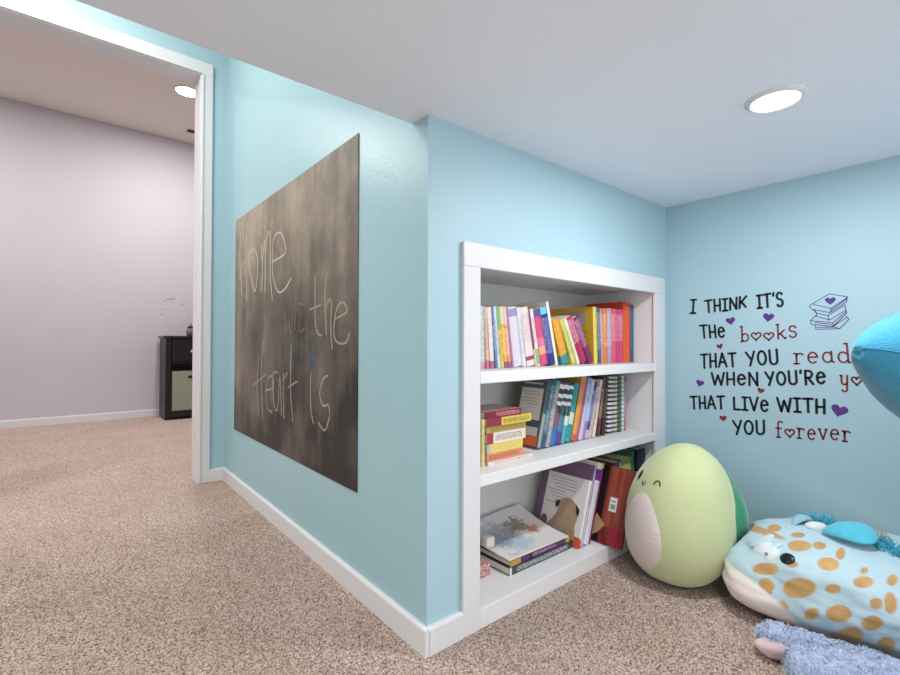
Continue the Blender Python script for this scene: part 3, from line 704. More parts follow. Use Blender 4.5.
# red brown album that sticks out over the shelf edge
b, o = standing_book('picture_book', 'large red brown album with a white barcode label sticking out of the bottom shelf', 1.360, .791, S3T, .012, .250, .250, 20.5, (112, 30, 28), cover=(138, 56, 42), group=LOW, hard=True)
m_ = MB(); m_.box(o - .0004, o - .00005, .086, .249, .001, .249); p = m_.build('cover_strip', plain((44, 30, 34), .35, .3), b); p['label'] = 'near black strip'
m_ = MB(); m_.box(o - .0004, o - .00005, .054, .076, .001, .249); m_.box(o - .0004, o - .00005, .03, .04, .08, .249); m_.build('cover_strip', plain((158, 78, 58), .35, .2), b)
m_ = MB(); m_.box(o - .0004, o - .00005, .001, .084, .001, .055); m_.build('cover_strip', plain((150, 34, 50), .35, .2), b)
m_ = MB(); m_.poly([(o - .0009, y, z_) for (y, z_) in ((.125, .004), (.090, .03), (.070, .058), (.105, .088))], (.0004, 0, 0)); m_.build('cover_picture', plain((196, 160, 120), .4, .3), b)
m_ = MB(); m_.box(o - .001, o - .0005, .040, .066, .105, .150); lb = m_.build('barcode_label', plain((226, 226, 226), .5), b)
m_ = MB()
for k in range(9): m_.box(o - .0013, o - .0009, .0445 + k * .0019, .0445 + k * .0019 + (.0011 if k % 3 else .0006), .112, .128)
m_.box(o - .0013, o - .0009, .045, .061, .136, .139); m_.build('barcode', plain((60, 60, 60), .5), lb)
# books standing behind the album and the green toy
rowF = [
 ('purple book behind the red brown album on the bottom shelf', .040, .236, 3, .890, .2, (98, 62, 140), dict(bands=((0, .3, (60, 40, 90)),), cover=(70, 56, 90))),
 ('thin white spine between the purple and lime books', .008, .232, 3, .890, .2, (220, 216, 212), dict()),
 ('lime yellow book standing behind the red brown album', .076, .240, 2.5, .890, .2, (206, 202, 88), dict(speck=(222, 212, 120), bands=((.92, 1, (140, 150, 60)),), cover=(120, 130, 50))),
 ('green spine right of the lime yellow book', .020, .262, 2, .890, .2, (44, 120, 70), dict()),
 ('navy topped book with a white foot at the right end of the bottom shelf', .058, .264, 1.5, .880, .2, (22, 30, 52), dict(bands=((0, .7, (216, 214, 210)),), ink=(120, 120, 126), title=(.4, .66))),
]
shelf_row(rowF, 1.462, 1.664, S3T, LOW)
# flat stack at the left of the bottom shelf
lying_book('book', 'thick dark grey book lying flat on the bottom shelf', .966, 1.262, .906, .20, S3T, .0215, (64, 64, 68), ((0, .03, (214, 214, 216)),), (200, 210, 214), (.1, .9), LOW, (58, 56, 64))
lying_book('book', 'purple and yellow book lying on the thick dark grey one', .972, 1.245, .909, .19, S3T + .022, .0165, (88, 44, 110), ((0, .16, (200, 150, 50)), (.3, .34, (30, 26, 34)), (.93, 1, (200, 170, 60))), (214, 150, 180), (.35, .75), LOW, (40, 32, 48))
def picture_cover():
    g = G('winter_picture_cover'); v = g.obj()
    sep = g.n('ShaderNodeSeparateXYZ'); g.l(v, sep.inputs[0])
    col = srgb(226, 222, 220)
    def spot(cx, cy, r, rgb, amt, sc):
        dx = g.math('SUBTRACT', sep.outputs[0], cx); dy = g.math('SUBTRACT', sep.outputs[1], cy)
        d = g.math('SQRT', g.math('ADD', g.math('MULTIPLY', dx, dx), g.math('MULTIPLY', dy, dy)))
        f = g.math('ADD', g.math('DIVIDE', d, r), g.math('MULTIPLY', g.math('SUBTRACT', g.noise(sc, 4, .7, v), .5), 2.6))
        return g.ramp(f, [(.55, (amt, amt, amt, 1)), (.95, (0, 0, 0, 1))])
    for cx, cy, r, rgb, amt, sc in ((.06, .12, .085, (158, 182, 200), .75, 22), (.11, .055, .05, (170, 196, 212), .8, 26), (.055, .10, .05, (126, 122, 140), .6, 60), (.12, .12, .045, (140, 116, 128), .55, 70), (.17, .13, .045, (112, 112, 76), .8, 50), (.20, .09, .03, (196, 110, 80), .8, 60)):
        col = g.mix(spot(cx, cy, r, rgb, amt, sc), col, srgb(*rgb))
    g.set(col, .35, .5); return g.m
mg = thing('picture_book', 'thin white book with a wintry blue picture lying on the flat stack', 'book', (.966, .908, S3T + .0395), group=LOW)
F0, R0, B0, L0 = Vector((0, 0, 0)), Vector((.268, -.004, 0)), Vector((.268, .205, .045)), Vector((-.006, .205, .028))
mb = MB(); n = 14; th = .0055
def pt(u, v):
    p = F0 * (1 - u) * (1 - v) + R0 * u * (1 - v) + B0 * u * v + L0 * (1 - u) * v
    p.z = p.z * (v ** .8) + .003 * math.sin(math.pi * u) * v; return p
for name, z0_, z1_, ins, mt in (('cover', th - .0012, th, 0, picture_cover()), ('page_block', .0012, th - .0013, .0015, M_PAGES), ('back_cover', 0, .0011, 0, plain((34, 30, 36)))):
    m_ = MB(); vs = []; fs = []
    for i in range(n + 1):
        for j in range(n + 1):
            p = pt(ins + (1 - 2 * ins) * i / n, ins + (1 - 2 * ins) * j / n)
            vs += [(p.x, p.y, p.z + z0_), (p.x, p.y, p.z + z1_)]
    I = lambda i, j, k: (i * (n + 1) + j) * 2 + k
    for i in range(n):
        for j in range(n):
            fs += [(I(i, j, 1), I(i + 1, j, 1), I(i + 1, j + 1, 1), I(i, j + 1, 1)), (I(i, j, 0), I(i, j + 1, 0), I(i + 1, j + 1, 0), I(i + 1, j, 0))]
        fs += [(I(i, 0, 0), I(i + 1, 0, 0), I(i + 1, 0, 1), I(i, 0, 1)), (I(i, n, 0), I(i, n, 1), I(i + 1, n, 1), I(i + 1, n, 0)), (I(0, i, 0), I(0, i, 1), I(0, i + 1, 1), I(0, i + 1, 0)), (I(n, i, 0), I(n, i + 1, 0), I(n, i + 1, 1), I(n, i, 1))]
    m_.add(vs, fs); m_.build(name, mt, mg)
m_ = MB(); pts = smooth_path([(.045 + .02 * math.cos(a), .024 + .012 * math.sin(a), .0062) for a in [2 * math.pi * k / 12 for k in range(13)]], 2)
m_.tube(pts, .0007, 5); m_.build('cover_emblem', plain((190, 90, 96)), mg)
blk = MB(); blk.box(-.016, .016, -.014, .014, 0, .030, b=.004)
blk = blk.build('cream_block', plain((228, 216, 206), .7), None, True, (.938, .985, S3T + .058)); tag(blk, 'small cream block at the left end above the wintry picture book', 'block')
g = G('red_floral_print'); g.set(g.ramp(g.noise(1, 2, .6, g.obj((150, 150, 110))), [(.40, srgb(140, 50, 60)), (.5, srgb(222, 196, 190)), (.58, srgb(168, 84, 84))]), .5)
pb = MB(); pb.box(0, .125, 0, .11, 0, .034, b=.004); pb = pb.build('patterned_box', g.m, None, False, (.806, .946, S3T + .0005)); tag(pb, 'small red and white patterned box at the left end of the bottom shelf', 'box')
blk.location = (.957, .985, S3T + .0605)

# ------------------------------------------------------------------ chalkboard on the left wall
CY0, CY1, CZ0, CZ1 = 1.177, 2.416, .2805, 1.2954
cb = thing('chalkboard', 'large dusty chalkboard sheet with handwriting on the pale blue wall', 'chalkboard', (XC, (CY0 + CY1) / 2, CZ0))
g = G('dusty_glare_chalkboard'); v = g.obj()
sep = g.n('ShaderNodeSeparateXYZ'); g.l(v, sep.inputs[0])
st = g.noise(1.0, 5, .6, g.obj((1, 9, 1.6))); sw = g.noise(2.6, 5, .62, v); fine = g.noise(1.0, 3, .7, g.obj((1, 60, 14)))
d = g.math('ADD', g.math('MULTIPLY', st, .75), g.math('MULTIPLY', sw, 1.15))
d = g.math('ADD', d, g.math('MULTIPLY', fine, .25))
d = g.math('ADD', d, g.math('MULTIPLY', sep.outputs[1], .16))          # wiped chalk plus painted-in glare, stronger towards the doorway side
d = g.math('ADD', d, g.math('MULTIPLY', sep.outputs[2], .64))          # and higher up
dust_glare = g.ramp(g.math('SUBTRACT', d, .83), [(.25, (.0, .0, .0, 1)), (.60, (.35, .35, .35, 1)), (.95, (1, 1, 1, 1))])
col = g.mix(dust_glare, srgb(36, 32, 30), srgb(160, 147, 129))
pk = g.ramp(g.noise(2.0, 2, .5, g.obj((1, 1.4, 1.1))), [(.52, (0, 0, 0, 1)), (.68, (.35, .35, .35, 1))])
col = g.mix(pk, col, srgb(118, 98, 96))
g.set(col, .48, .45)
g.bump(g.noise(90, 3, .6, v), .15, .002)
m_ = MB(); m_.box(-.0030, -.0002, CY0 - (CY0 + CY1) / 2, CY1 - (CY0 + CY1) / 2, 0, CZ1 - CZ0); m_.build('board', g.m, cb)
def chalk_mat(name, rgb, lo):
    g = G(name); v = g.obj()
    g.set(srgb(*rgb), .95, .1)
    al = g.ramp(g.noise(260, 2, .6, v), [(lo, (.10, .10, .10, 1)), (lo + .2, (.68, .68, .68, 1))]); g.l(al, g.b.inputs['Alpha']); return g.m
MK1 = chalk_mat('pale_chalk', (202, 191, 172), .36); MK0 = chalk_mat('bright_chalk', (224, 212, 190), .26); MK2 = chalk_mat('faint_chalk', (168, 150, 134), .42)
pl = lambda y, z, h: (-.0031 - h, y - (CY0 + CY1) / 2, z - CZ0)
for name, strokes in CHALK.items():
    m_ = MB()
    for s_ in strokes: ribbon(m_, [(p.x, p.y) for p in smooth_path(s_, 6)], .0035 if name != 'where' else .0034, pl, .0003)
    o_ = m_.build('chalk_writing', MK2 if name == 'where' else MK0 if name == 'home' else MK1, cb)
m_ = MB(); cy, cz = BLUE[0]
m_.poly([pl(cy + a * .05, cz + b_ * .05, .0003) for a, b_ in ((0, -1.0), (.5, -.3), (.75, .4), (.4, .9), (0, .6), (-.4, .9), (-.75, .4), (-.5, -.3))], (.0002, 0, 0))
p = m_.build('chalk_heart', chalk_mat('blue_chalk', (104, 118, 138), .46), cb); p['label'] = 'faint blue chalk heart'

# ------------------------------------------------------------------ quote lettering on the right wall
def arc(cx, cy, rx, ry, a0, a1, n=14): return [(cx + rx * math.cos(R(a0 + (a1 - a0) * k / n)), cy + ry * math.sin(R(a0 + (a1 - a0) * k / n))) for k in range(n + 1)]
def heart_pts(cx, cy, s, n=28):
    out = []
    for k in range(n + 1):
        t = 2 * math.pi * k / n
        out.append((cx + s * 16 * math.sin(t) ** 3 / 32, cy + s * (13 * math.cos(t) - 5 * math.cos(2 * t) - 2 * math.cos(3 * t) - math.cos(4 * t)) / 32))
    return out
GL = {   # glyph: (width, strokes) in a unit-high box
 'I': (.34, [[(.17, 0), (.17, 1)], [(0, 0), (.34, 0)], [(0, 1), (.34, 1)]]),
 'T': (.50, [[(.25, 0), (.25, 1)], [(0, .98), (.5, 1)]]),
 'H': (.46, [[(.03, 0), (.03, 1)], [(.43, 0), (.43, 1)], [(.03, .46), (.43, .46)]]),
 'N': (.50, [[(.03, 0), (.03, 1), (.47, 0), (.47, 1)]]),
 'K': (.48, [[(.03, 0), (.03, 1)], [(.46, 1), (.05, .42)], [(.16, .52), (.46, .04)]]),
 "'": (.10, [[(.06, 1), (.04, .8)]]),
 'S': (.44, [arc(.22, .75, .19, .24, 30, 250) + arc(.22, .25, .2, .26, 80, -150)]),
 'E': (.50, [[(.06, .44), (.44, .50)] + arc(.25, .42, .21, .40, 15, 320)]),
 'A': (.54, [[(0, 0), (.27, 1), (.54, 0)], [(.1, .34), (.44, .34)]]),
 'Y': (.50, [[(0, 1), (.25, .48)], [(.5, 1), (.18, 0)]]),
 'O': (.54, [arc(.27, .5, .24, .48, 90, 450, 22)]),
 'U': (.50, [[(.04, 1)] + arc(.25, .26, .21, .26, 180, 360) + [(.46, 1)]]),
 'W': (.76, [[(0, 1), (.18, 0), (.38, .8), (.58, 0), (.76, 1)]]),
 'R': (.46, [[(.04, 0), (.04, 1)], [(.04, 1)] + arc(.2, .74, .2, .26, 90, -90) + [(.06, .48)], [(.18, .48), (.44, 0)]]),
 'L': (.42, [[(.03, 1), (.03, 0), (.42, .02)]]),
 'V': (.52, [[(0, 1), (.26, 0), (.52, 1)]]),
 # lower-case in thin slab letters (x-height .62)
 'b': (.50, [[(.10, 0), (.10, 1)], [(.0, .98), (.12, 1)], [(.02, 0), (.12, 0)], arc(.28, .26, .20, .25, 150, -150, 18)]),
 'o': (.56, [heart_pts(.28, .29, .56)]),
 'k': (.50, [[(.08, 0), (.08, 1)], [(0, 1), (.1, 1)], [(.42, .6), (.10, .28)], [(.2, .36), (.46, 0), (.52, .06)]]),
 's': (.42, [arc(.21, .62, .17, .20, 20, 250) + arc(.21, .22, .18, .2, 80, -160)]),
 'r': (.44, [[(.12, 0), (.12, .62)], [(0, 0), (.24, 0)], [(0, .62), (.12, .62)], [(.12, .42)] + arc(.28, .44, .15, .18, 160, 30, 8)]),
 'e': (.48, [[(.05, .34), (.43, .34)] + arc(.24, .31, .2, .31, 5, 310, 18)]),
 'a': (.48, [arc(.22, .28, .19, .28, 40, 320, 18), [(.40, .6), (.40, .06), (.48, 0)]]),
 'd': (.50, [arc(.22, .28, .19, .28, 40, 320, 18), [(.30, 1), (.42, 1), (.42, 0), (.5, 0)]]),
 'y': (.46, [[(0, .62), (.1, .6)] , [(.06, .62)] + arc(.22, .24, .16, .2, 180, 330, 8) , [(.40, .62), (.36, -.2)] + arc(.2, -.22, .16, .18, 0, -150, 8)]),
 'u': (.48, [[(.06, .62)] + arc(.22, .2, .16, .2, 180, 340, 8), [(.40, .62), (.40, 0)]]),
 'n': (.48, [[(.08, 0), (.08, .62)], [(.08, .4)] + arc(.24, .42, .16, .2, 160, 0, 8) + [(.40, 0)]]),
 'g': (.48, [arc(.22, .28, .19, .28, 40, 320, 18), [(.40, .6), (.38, -.2)] + arc(.22, -.2, .16, .18, 0, -150, 8)]),
 'f': (.42, [arc(.30, .84, .14, .16, 30, 180, 10) + [(.16, 0)], [(.02, .56), (.34, .56)], [(.04, 0), (.28, 0)]]),
 'v': (.48, [[(.04, .62), (.24, 0), (.44, .62)], [(0, .62), (.1, .62)], [(.38, .62), (.48, .62)]]),
}
M_INK = {'k': plain((22, 26, 36), .5, .05), 'r': plain((126, 40, 50), .5, .05), 'p': plain((88, 48, 132), .5, .05)}
dec = thing('wall_decal', 'quote in black and dark red letters with small hearts on the right wall', 'wall lettering', (XR, .53, .65))
wpl = lambda y, z, h: (-.0002 - h, y - .53, z - .65)
NAMES = {'k': 'word', 'r': 'word'}
for txt, c, BL, BR, TL, TR in WORDS:
    gap = .17; tot = sum(GL[ch][0] for ch in txt) + gap * (len(txt) - 1)
    if txt == 'I': tot = .34
    m_ = MB(); x = 0.0; w = .0036 if c == 'k' else .0025
    for q, ch in enumerate(txt):
        gw, ss = GL[ch]
        dy = [0, .05, -.03, .03, -.04, .02, 0][(q * 3 + len(txt)) % 7] * (.6 if c == 'k' else .8)
        for s_ in ss:
            pts = []
            for (px_, pz_) in s_:
                U = (x + px_) / tot; V = pz_ + dy
                y = (BL[0] * (1 - U) + BR[0] * U) * (1 - V) + (TL[0] * (1 - U) + TR[0] * U) * V
                z = (BL[1] * (1 - U) + BR[1] * U) * (1 - V) + (TL[1] * (1 - U) + TR[1] * U) * V
                pts.append((y, z))
            ribbon(m_, pts, w, wpl, .0005)
        x += gw + gap
    o_ = m_.build('word', M_INK[c], dec); o_['label'] = ('black' if c == 'k' else 'dark red') + ' lettering'
for (y, z, s_, c) in HEARTS:
    m_ = MB(); ang = R(random.choice((-14, -8, 10, 16)))
    pts = [(a * math.cos(ang) - b_ * math.sin(ang), a * math.sin(ang) + b_ * math.cos(ang)) for a, b_ in heart_pts(0, 0, s_)[:-1]]
    m_.poly([wpl(y - a, z + b_, .0004) for a, b_ in pts], (.0003, 0, 0))
    o_ = m_.build('heart', M_INK[c], dec); o_['label'] = 'purple heart' if c == 'p' else 'dark red heart'
m_ = MB()
for s_ in ICON: ribbon(m_, s_, .0011, wpl, .0004)
m_.poly([wpl(ICONHEART[0] - a, ICONHEART[1] + b_, .0006) for a, b_ in heart_pts(0, 0, .026)[:-1]], (.0004, 0, 0))
o_ = m_.build('book_stack_drawing', M_INK['p'], dec); o_['label'] = 'purple line drawing of stacked books'

# ------------------------------------------------------------------ lilac room: nightstand, bin, things on it
M_ESP = plain((24, 17, 18), .4, .2)
ns = thing('nightstand', 'dark espresso nightstand against the lilac wall seen through the doorway', 'nightstand', (.69, 4.865, 0))
def part(name, boxes, mat, parent, b=.002):
    m_ = MB()
    for q in boxes: m_.box(*q, b=b)
    return m_.build(name, mat, parent)
W_, D_ = .52, .335
part('side_panel', [(0, .045, 0, D_, 0, .742)], M_ESP, ns); part('side_panel', [(W_ - .045, W_, 0, D_, 0, .742)], M_ESP, ns)
part('back_panel', [(.045, W_ - .045, D_ - .012, D_, .05, .742)], M_ESP, ns)
part('bottom_panel', [(.045, W_ - .045, 0, D_ - .012, .02, .078)], M_ESP, ns)
part('divider', [(.045, W_ - .045, .004, D_ - .012, .505, .525)], M_ESP, ns)
part('top', [(-.018, W_ + .018, -.012, D_ + .004, .742, .762)], plain((46, 34, 34), .3, .2), ns)
dr = part('drawer', [(.05, W_ - .05, -.004, D_ - .03, .530, .738)], M_ESP, ns)
m_ = MB(); m_.lathe([(.004, 0), (.005, .010), (.011, .016), (.012, .022), (.006, .026)], 16)
kn = m_.build('knob', plain((214, 214, 214), .3, .05, .5, .6), dr, True); kn.rotation_euler = (R(90), 0, 0); kn.location = (.205, -.004, .622); kn['label'] = 'pale round knob'
sb = thing('storage_bin', 'grey green fabric bin inside the dark nightstand', 'bin', (.744, 4.872, .0785))
g = G('grey_green_fabric'); g.set(g.mix(g.noise(120, 3, .7, g.obj()), srgb(124, 130, 112), srgb(164, 168, 148)), .9, .1)
m_ = MB(); w_, d_, h_, t_ = .41, .30, .36, .008
for q in ((0, w_, 0, t_, 0, h_), (0, w_, d_ - t_, d_, 0, h_), (0, t_, t_, d_ - t_, 0, h_), (w_ - t_, w_, t_, d_ - t_, 0, h_), (t_, w_ - t_, t_, d_ - t_, 0, t_)): m_.box(*q, b=.002)
m_.build('body', g.m, sb)
m_ = MB(); m_.box(.13, .25, -.002, .001, .292, .318, b=.0005); hd = m_.build('handle_slot', plain((20, 20, 20), .6), sb); hd['label'] = 'dark handle slot'
jar = thing('ornament', 'small greyish ornament on top of the dark nightstand', 'ornament', (.90, 4.93, .7625))
m_ = MB(); m_.lathe([(.028, 0), (.034, .004), (.036, .05), (.030, .066), (.024, .072)], 24); m_.build('body', plain((120, 104, 106), .25, .1), jar, True)
m_ = MB(); m_.lathe([(.026, .0725), (.026, .092), (.020, .096), (.006, .098), (.008, .112), (.003, .116)], 24); m_.build('cap', plain((66, 54, 58), .3, .1), jar, True)
# faint white wall sticker above the nightstand
ws = thing('wall_sticker', 'faint whitish sticker with small grey marks above the nightstand', 'sticker', (.80, YP, 1.0))
m_ = MB(); pts = smooth_path([(-.12, -.10), (-.13, .05), (-.08, .12), (-.02, .125), (.05, .115), (.11, .05), (.12, -.06), (.06, -.12), (-.05, -.125), (-.12, -.10)], 5)[:-1]
m_.poly([(p.x, -.0012, p.y) for p in pts], (0, .001, 0)); m_.build('sticker_sheet', plain((201, 198, 203), .5, .03), ws)
m_ = MB()
for (x, z, w) in ((-.035, .12, .02), (0, .13, .022), (-.09, .02, .012), (-.095, -.03, .014), (.08, .08, .014), (-.075, .105, .014)):
    m_.poly([(x + w * math.cos(a), -.0022, z + w * .45 * math.sin(a)) for a in [2 * math.pi * k / 10 for k in range(10)]], (0, .0009, 0))
m_.build('grey_marks', plain((172, 170, 176), .5), ws)
vt = thing('ceiling_vent', 'small dark vent on the ceiling of the lilac room', 'vent', (.905, 4.93, HP))
m_ = MB(); m_.box(-.05, .06, -.03, .03, -.008, -.0005, b=.003); m_.build('vent_plate', plain((84, 78, 78), .5), vt)
m_ = MB()
for k in range(4): m_.box(-.04, .05, -.022 + k * .012, -.016 + k * .012, -.0095, -.0078)
m_.build('slat', plain((40, 36, 36), .5), vt)

# ------------------------------------------------------------------ plush toys
def plush(name, rgb, rgb2=None, bump=.35, scale=260, sheen=.5, rough=.9, big=30):
    g = G(name); v = g.obj(); n = g.noise(scale, 3, .65, v)
    c = srgb(*rgb); c2 = srgb(*(rgb2 or tuple(int(x * .93) for x in rgb)))
    g.set(g.mix(g.noise(big, 3, .6, v), c, c2), rough, .15, sheen=sheen); g.bump(n, bump, .004); return g.m
def grid_surface(fn, nu, nv, closed_u=True):
    """fn(a, b): a angle index around 0..1, b 0..1 pole to pole"""
    vs = []; fs = []
    for j in range(nv + 1):
        for i in range(nu): vs.append(tuple(fn(i / nu, j / nv)))
    for j in range(nv):
        for i in range(nu): fs.append((j * nu + i, j * nu + (i + 1) % nu, (j + 1) * nu + (i + 1) % nu, (j + 1) * nu + i))
    return vs, fs

# green turtle-like cushion toy ------------------------------------------------
GC = Vector((1.421, .660, 0)); GD = Vector((-.935, .355, 0)).normalized(); SD = Vector((.985, -.17, 0)).normalized(); SS = Vector((-SD.y, SD.x, 0)); GS = Vector((-GD.y, GD.x, 0))
gt = thing('plush_toy', 'pale green egg shaped plush toy with white belly beside the bookcase', 'plush toy', tuple(GC), (0, 0, 0))
prof = [(.004, .0), (.010, .085), (.030, .120), (.07, .149), (.12, .1635), (.17, .167), (.22, .162), (.27, .149), (.32, .126), (.36, .093), (.388, .053), (.3985, .018), (.400, .0)]
prof = [(z * .995, r * .930) for z, r in prof]
def rad(z):
    if z >= prof[-1][0]: return 0.0
    for (z0, r0), (z1, r1) in zip(prof, prof[1:]):
        if z <= z1:
            return r0 + (r1 - r0) * (z - z0) / (z1 - z0)
    return 0
pz = [p for p in smooth_path([(z, r, 0) for z, r in prof], 6)]
def g_body(ang, z, r, off=0):
    """ang measured from the face direction"""
    n = noise.noise(Vector((math.cos(ang) * 1.3, math.sin(ang) * 1.3, z * 5))) * .004
    k = 1 - .05 * (1 + math.cos(2 * ang)) / 2
    rr = max(0, r + n * min(1, r / .05) + off) * k
    lean = Vector((.77, -.636, 0)) * .041 * (z / .39) ** 1.3
    p = GD * (rr * math.cos(ang)) + GS * (rr * math.sin(ang)) + Vector((0, 0, z)) + lean
    if p.y + GC.y > .780 and z < .32: p.y = .780 - GC.y + (p.y + GC.y - .780) * .04     # pressed against the album
    return p
NU = 96
vs, fs = grid_surface(lambda a, b: g_body(a * 2 * math.pi, pz[int(round(b * (len(pz) - 1)))].x, pz[int(round(b * (len(pz) - 1)))].y), NU, len(pz) - 1)
m_ = MB(); m_.add(vs, fs); m_.build('body', plush('pale_green_plush', (199, 207, 162), (188, 199, 150)), gt, True)
def surf(ang, z, off):
    zi = min(pz, key=lambda p: abs(p.x - z)); 
    return g_body(ang, z, np.interp(z, [p.x for p in pz], [p.y for p in pz]), off)
# belly patch
m_ = MB(); nr, na = 14, 40; vs = [surf(-.03, .153, .0048)]; fs = []
for i in range(1, nr + 1):
    for k in range(na):
        q = 2 * math.pi * k / na; e = i / nr
        a = -.03 + .54 * e * math.cos(q) * (1 - .28 * math.sin(q)); z = .153 + .110 * e * math.sin(q)
        vs.append(surf(a, z, .0045 * (1 - e ** 6) + .0003))
for k in range(na): fs.append((0, 1 + k, 1 + (k + 1) % na))
for i in range(nr - 1):
    for k in range(na): fs.append((1 + i * na + k, 1 + (i + 1) * na + k, 1 + (i + 1) * na + (k + 1) % na, 1 + i * na + (k + 1) % na))
m_.add(vs, fs); p = m_.build('belly_patch', plush('white_fleece', (226, 216, 208), (212, 202, 196), .6, 140), gt, True); p['label'] = 'white fleece belly'
MB_EYE = plain((18, 18, 20), .3, .02)
m_ = MB(); m_.tube([surf(a, z, .001) for a, z in [(.22 + .080 * math.cos(q), .291 + .013 * math.sin(q)) for q in [math.pi * k / 12 for k in range(13)]]], .0017, 6); m_.build('eye', MB_EYE, gt, True)
m_ = MB(); vs = []
ring = [surf(-.46 + .065 * math.cos(q), .300 + .015 * math.sin(q), .0012) for q in [2 * math.pi * k / 16 for k in range(16)]]
m_.add([surf(-.46, .300, .003)] + ring, [(0, 1 + k, 1 + (k + 1) % 16) for k in range(16)]); m_.build('eye', MB_EYE, gt, True)
m_ = MB(); m_.tube([surf(a, z, .001) for a, z in [(-.17 + .05 * math.cos(q), .291 + .010 * math.sin(q)) for q in [math.pi + math.pi * k / 10 for k in range(11)]]], .0014, 6); m_.build('mouth', MB_EYE, gt, True)
# shell on its back
sh_c = SD * .060 + Vector((.012, -.010, .190))
def g_shell(a, b):
    th_ = math.pi * b; ph = 2 * math.pi * a
    x = math.cos(th_) * -.128; rr = math.sin(th_)
    y = rr * math.cos(ph) * .153; z = rr * math.sin(ph) * .170
    wr = 1 + .035 * noise.noise(Vector((x * 30, y * 14, z * 14))) + .02 * math.cos(ph * 6) * math.sin(th_)
    return sh_c + SD * (-x) * wr + SS * y * wr + Vector((0, 0, z * wr))
vs, fs = grid_surface(g_shell, 64, 32); m_ = MB(); m_.add(vs, fs); p = m_.build('shell', plush('teal_green_plush', (58, 152, 114), (42, 128, 98), .4, 120), gt, True); p['label'] = 'teal green shell'

# spotted blue plush with a white chin ------------------------------------------
FCn = Vector((1.530, .256, .112)); FR = Vector((.208, .262, .112))
ft = thing('plush_toy', 'pale blue plush toy with gold spots and white chin lying by the wall', 'plush toy', (FCn.x, FCn.y, 0))
UP_ = FCn - Vector((FCn.x, FCn.y, 0))
def unit(a, b):
    th_ = math.pi * b; ph = 2 * math.pi * a
    return Vector((math.sin(th_) * math.cos(ph), math.sin(th_) * math.sin(ph), math.cos(th_)))
def f_pos(q, off=0):
    n = noise.noise(q * 2.2 + Vector((3, 1, 7))) * .05 + noise.noise(q * 5.5) * .018
    bulge = .06 * math.exp(-((q - Vector((-.55, .82, -.12))).length / .38) ** 2)
    bulge += .19 * math.exp(-((q - Vector((-.62, .60, -.52))).length / .40) ** 2)
    crease = -.05 * math.exp(-((q - Vector((-.60, .70, .36))).length / .10) ** 2)
    q = q / ((abs(q.x) ** 2.5 + abs(q.y) ** 2.5 + abs(q.z) ** 2.5) ** .4)
    p = Vector((q.x * FR.x, q.y * FR.y, q.z * FR.z)) * (1 + n + crease + bulge + off)
    p += UP_
    w_ = Vector((p.x + FCn.x - GC.x, p.y + FCn.y - GC.y, 0)); lim = rad(max(0, p.z)) + .004     # pressed against the green toy
    if w_.length < lim:
        w_ = w_.normalized() * lim; p.x = w_.x + GC.x - FCn.x; p.y = w_.y + GC.y - FCn.y
    s_ = Vector((p.x + FCn.x - GC.x - sh_c.x, p.y + FCn.y - GC.y - sh_c.y, 0)); s3 = Vector((s_.dot(SD) / .137, s_.dot(SS) / .172, (p.z - sh_c.z) / .182))
    if 0 < s3.length < 1:                                                                    # and against its shell
        s3.normalize(); w_ = SD * (s3.x * .137) + SS * (s3.y * .172)
        p = Vector((w_.x + GC.x + sh_c.x - FCn.x, w_.y + GC.y + sh_c.y - FCn.y, s3.z * .182 + sh_c.z))
    if p.z < .006: p.z = .006 + (p.z - .006) * .06
    if p.x > .222: p.x = .222
    return p
NUf, NVf = 420, 250
vs, fs = grid_surface(lambda a, b: f_pos(unit(a, b)), NUf, NVf)
m_ = MB(); m_.add(vs, fs)
g = G('spotted_plush'); at_ = g.n('ShaderNodeVertexColor', layer_name='print'); sepc = g.n('ShaderNodeSeparateColor'); g.l(at_.outputs[0], sepc.inputs[0])
v = g.obj()
gold = g.mix(g.noise(22, 2, .5, v), srgb(208, 172, 112), srgb(158, 118, 78))
col = g.mix(sepc.outputs[0], g.mix(g.noise(14, 3, .5, v), srgb(186, 208, 216), srgb(164, 196, 208)), gold)
col = g.mix(sepc.outputs[1], col, srgb(232, 224, 218))
g.set(col, .7, .2, sheen=.35); g.bump(g.noise(240, 3, .6, v), .3, .004)
body = m_.build('body', g.m, ft, True)
ca = body.data.color_attributes.new('print', 'FLOAT_COLOR', 'POINT')
Q = np.array([unit(i / NUf, j / NVf)[:] for j in range(NVf + 1) for i in range(NUf)])
gold_m = np.zeros(len(Q))
extra = []
for k in range(26):
    q = Vector((random.uniform(-.3, 1), random.uniform(-1, .9), random.uniform(-.8, .9))).normalized()
    if q.x > .1 or q.y < -.45: extra.append((q[:], (0, .10, .03), (.05, .02, .09)))
for (c_, ax, ay) in SPOTS + extra:
    c_, ax, ay = np.array(c_), np.array(ax), np.array(ay)
    dq = Q - c_; A = np.stack([ax, ay], 1)
    uv, *_r = np.linalg.lstsq(A, dq.T, rcond=None)
    near = (np.abs(dq).sum(1) < 1.0) & ((dq - (A @ uv).T) ** 2).sum(1).__lt__(.08)
    rr = np.sqrt((uv ** 2).sum(0))
    gold_m = np.maximum(gold_m, np.where(near, np.clip((1.06 - rr) / .14, 0, 1), 0))
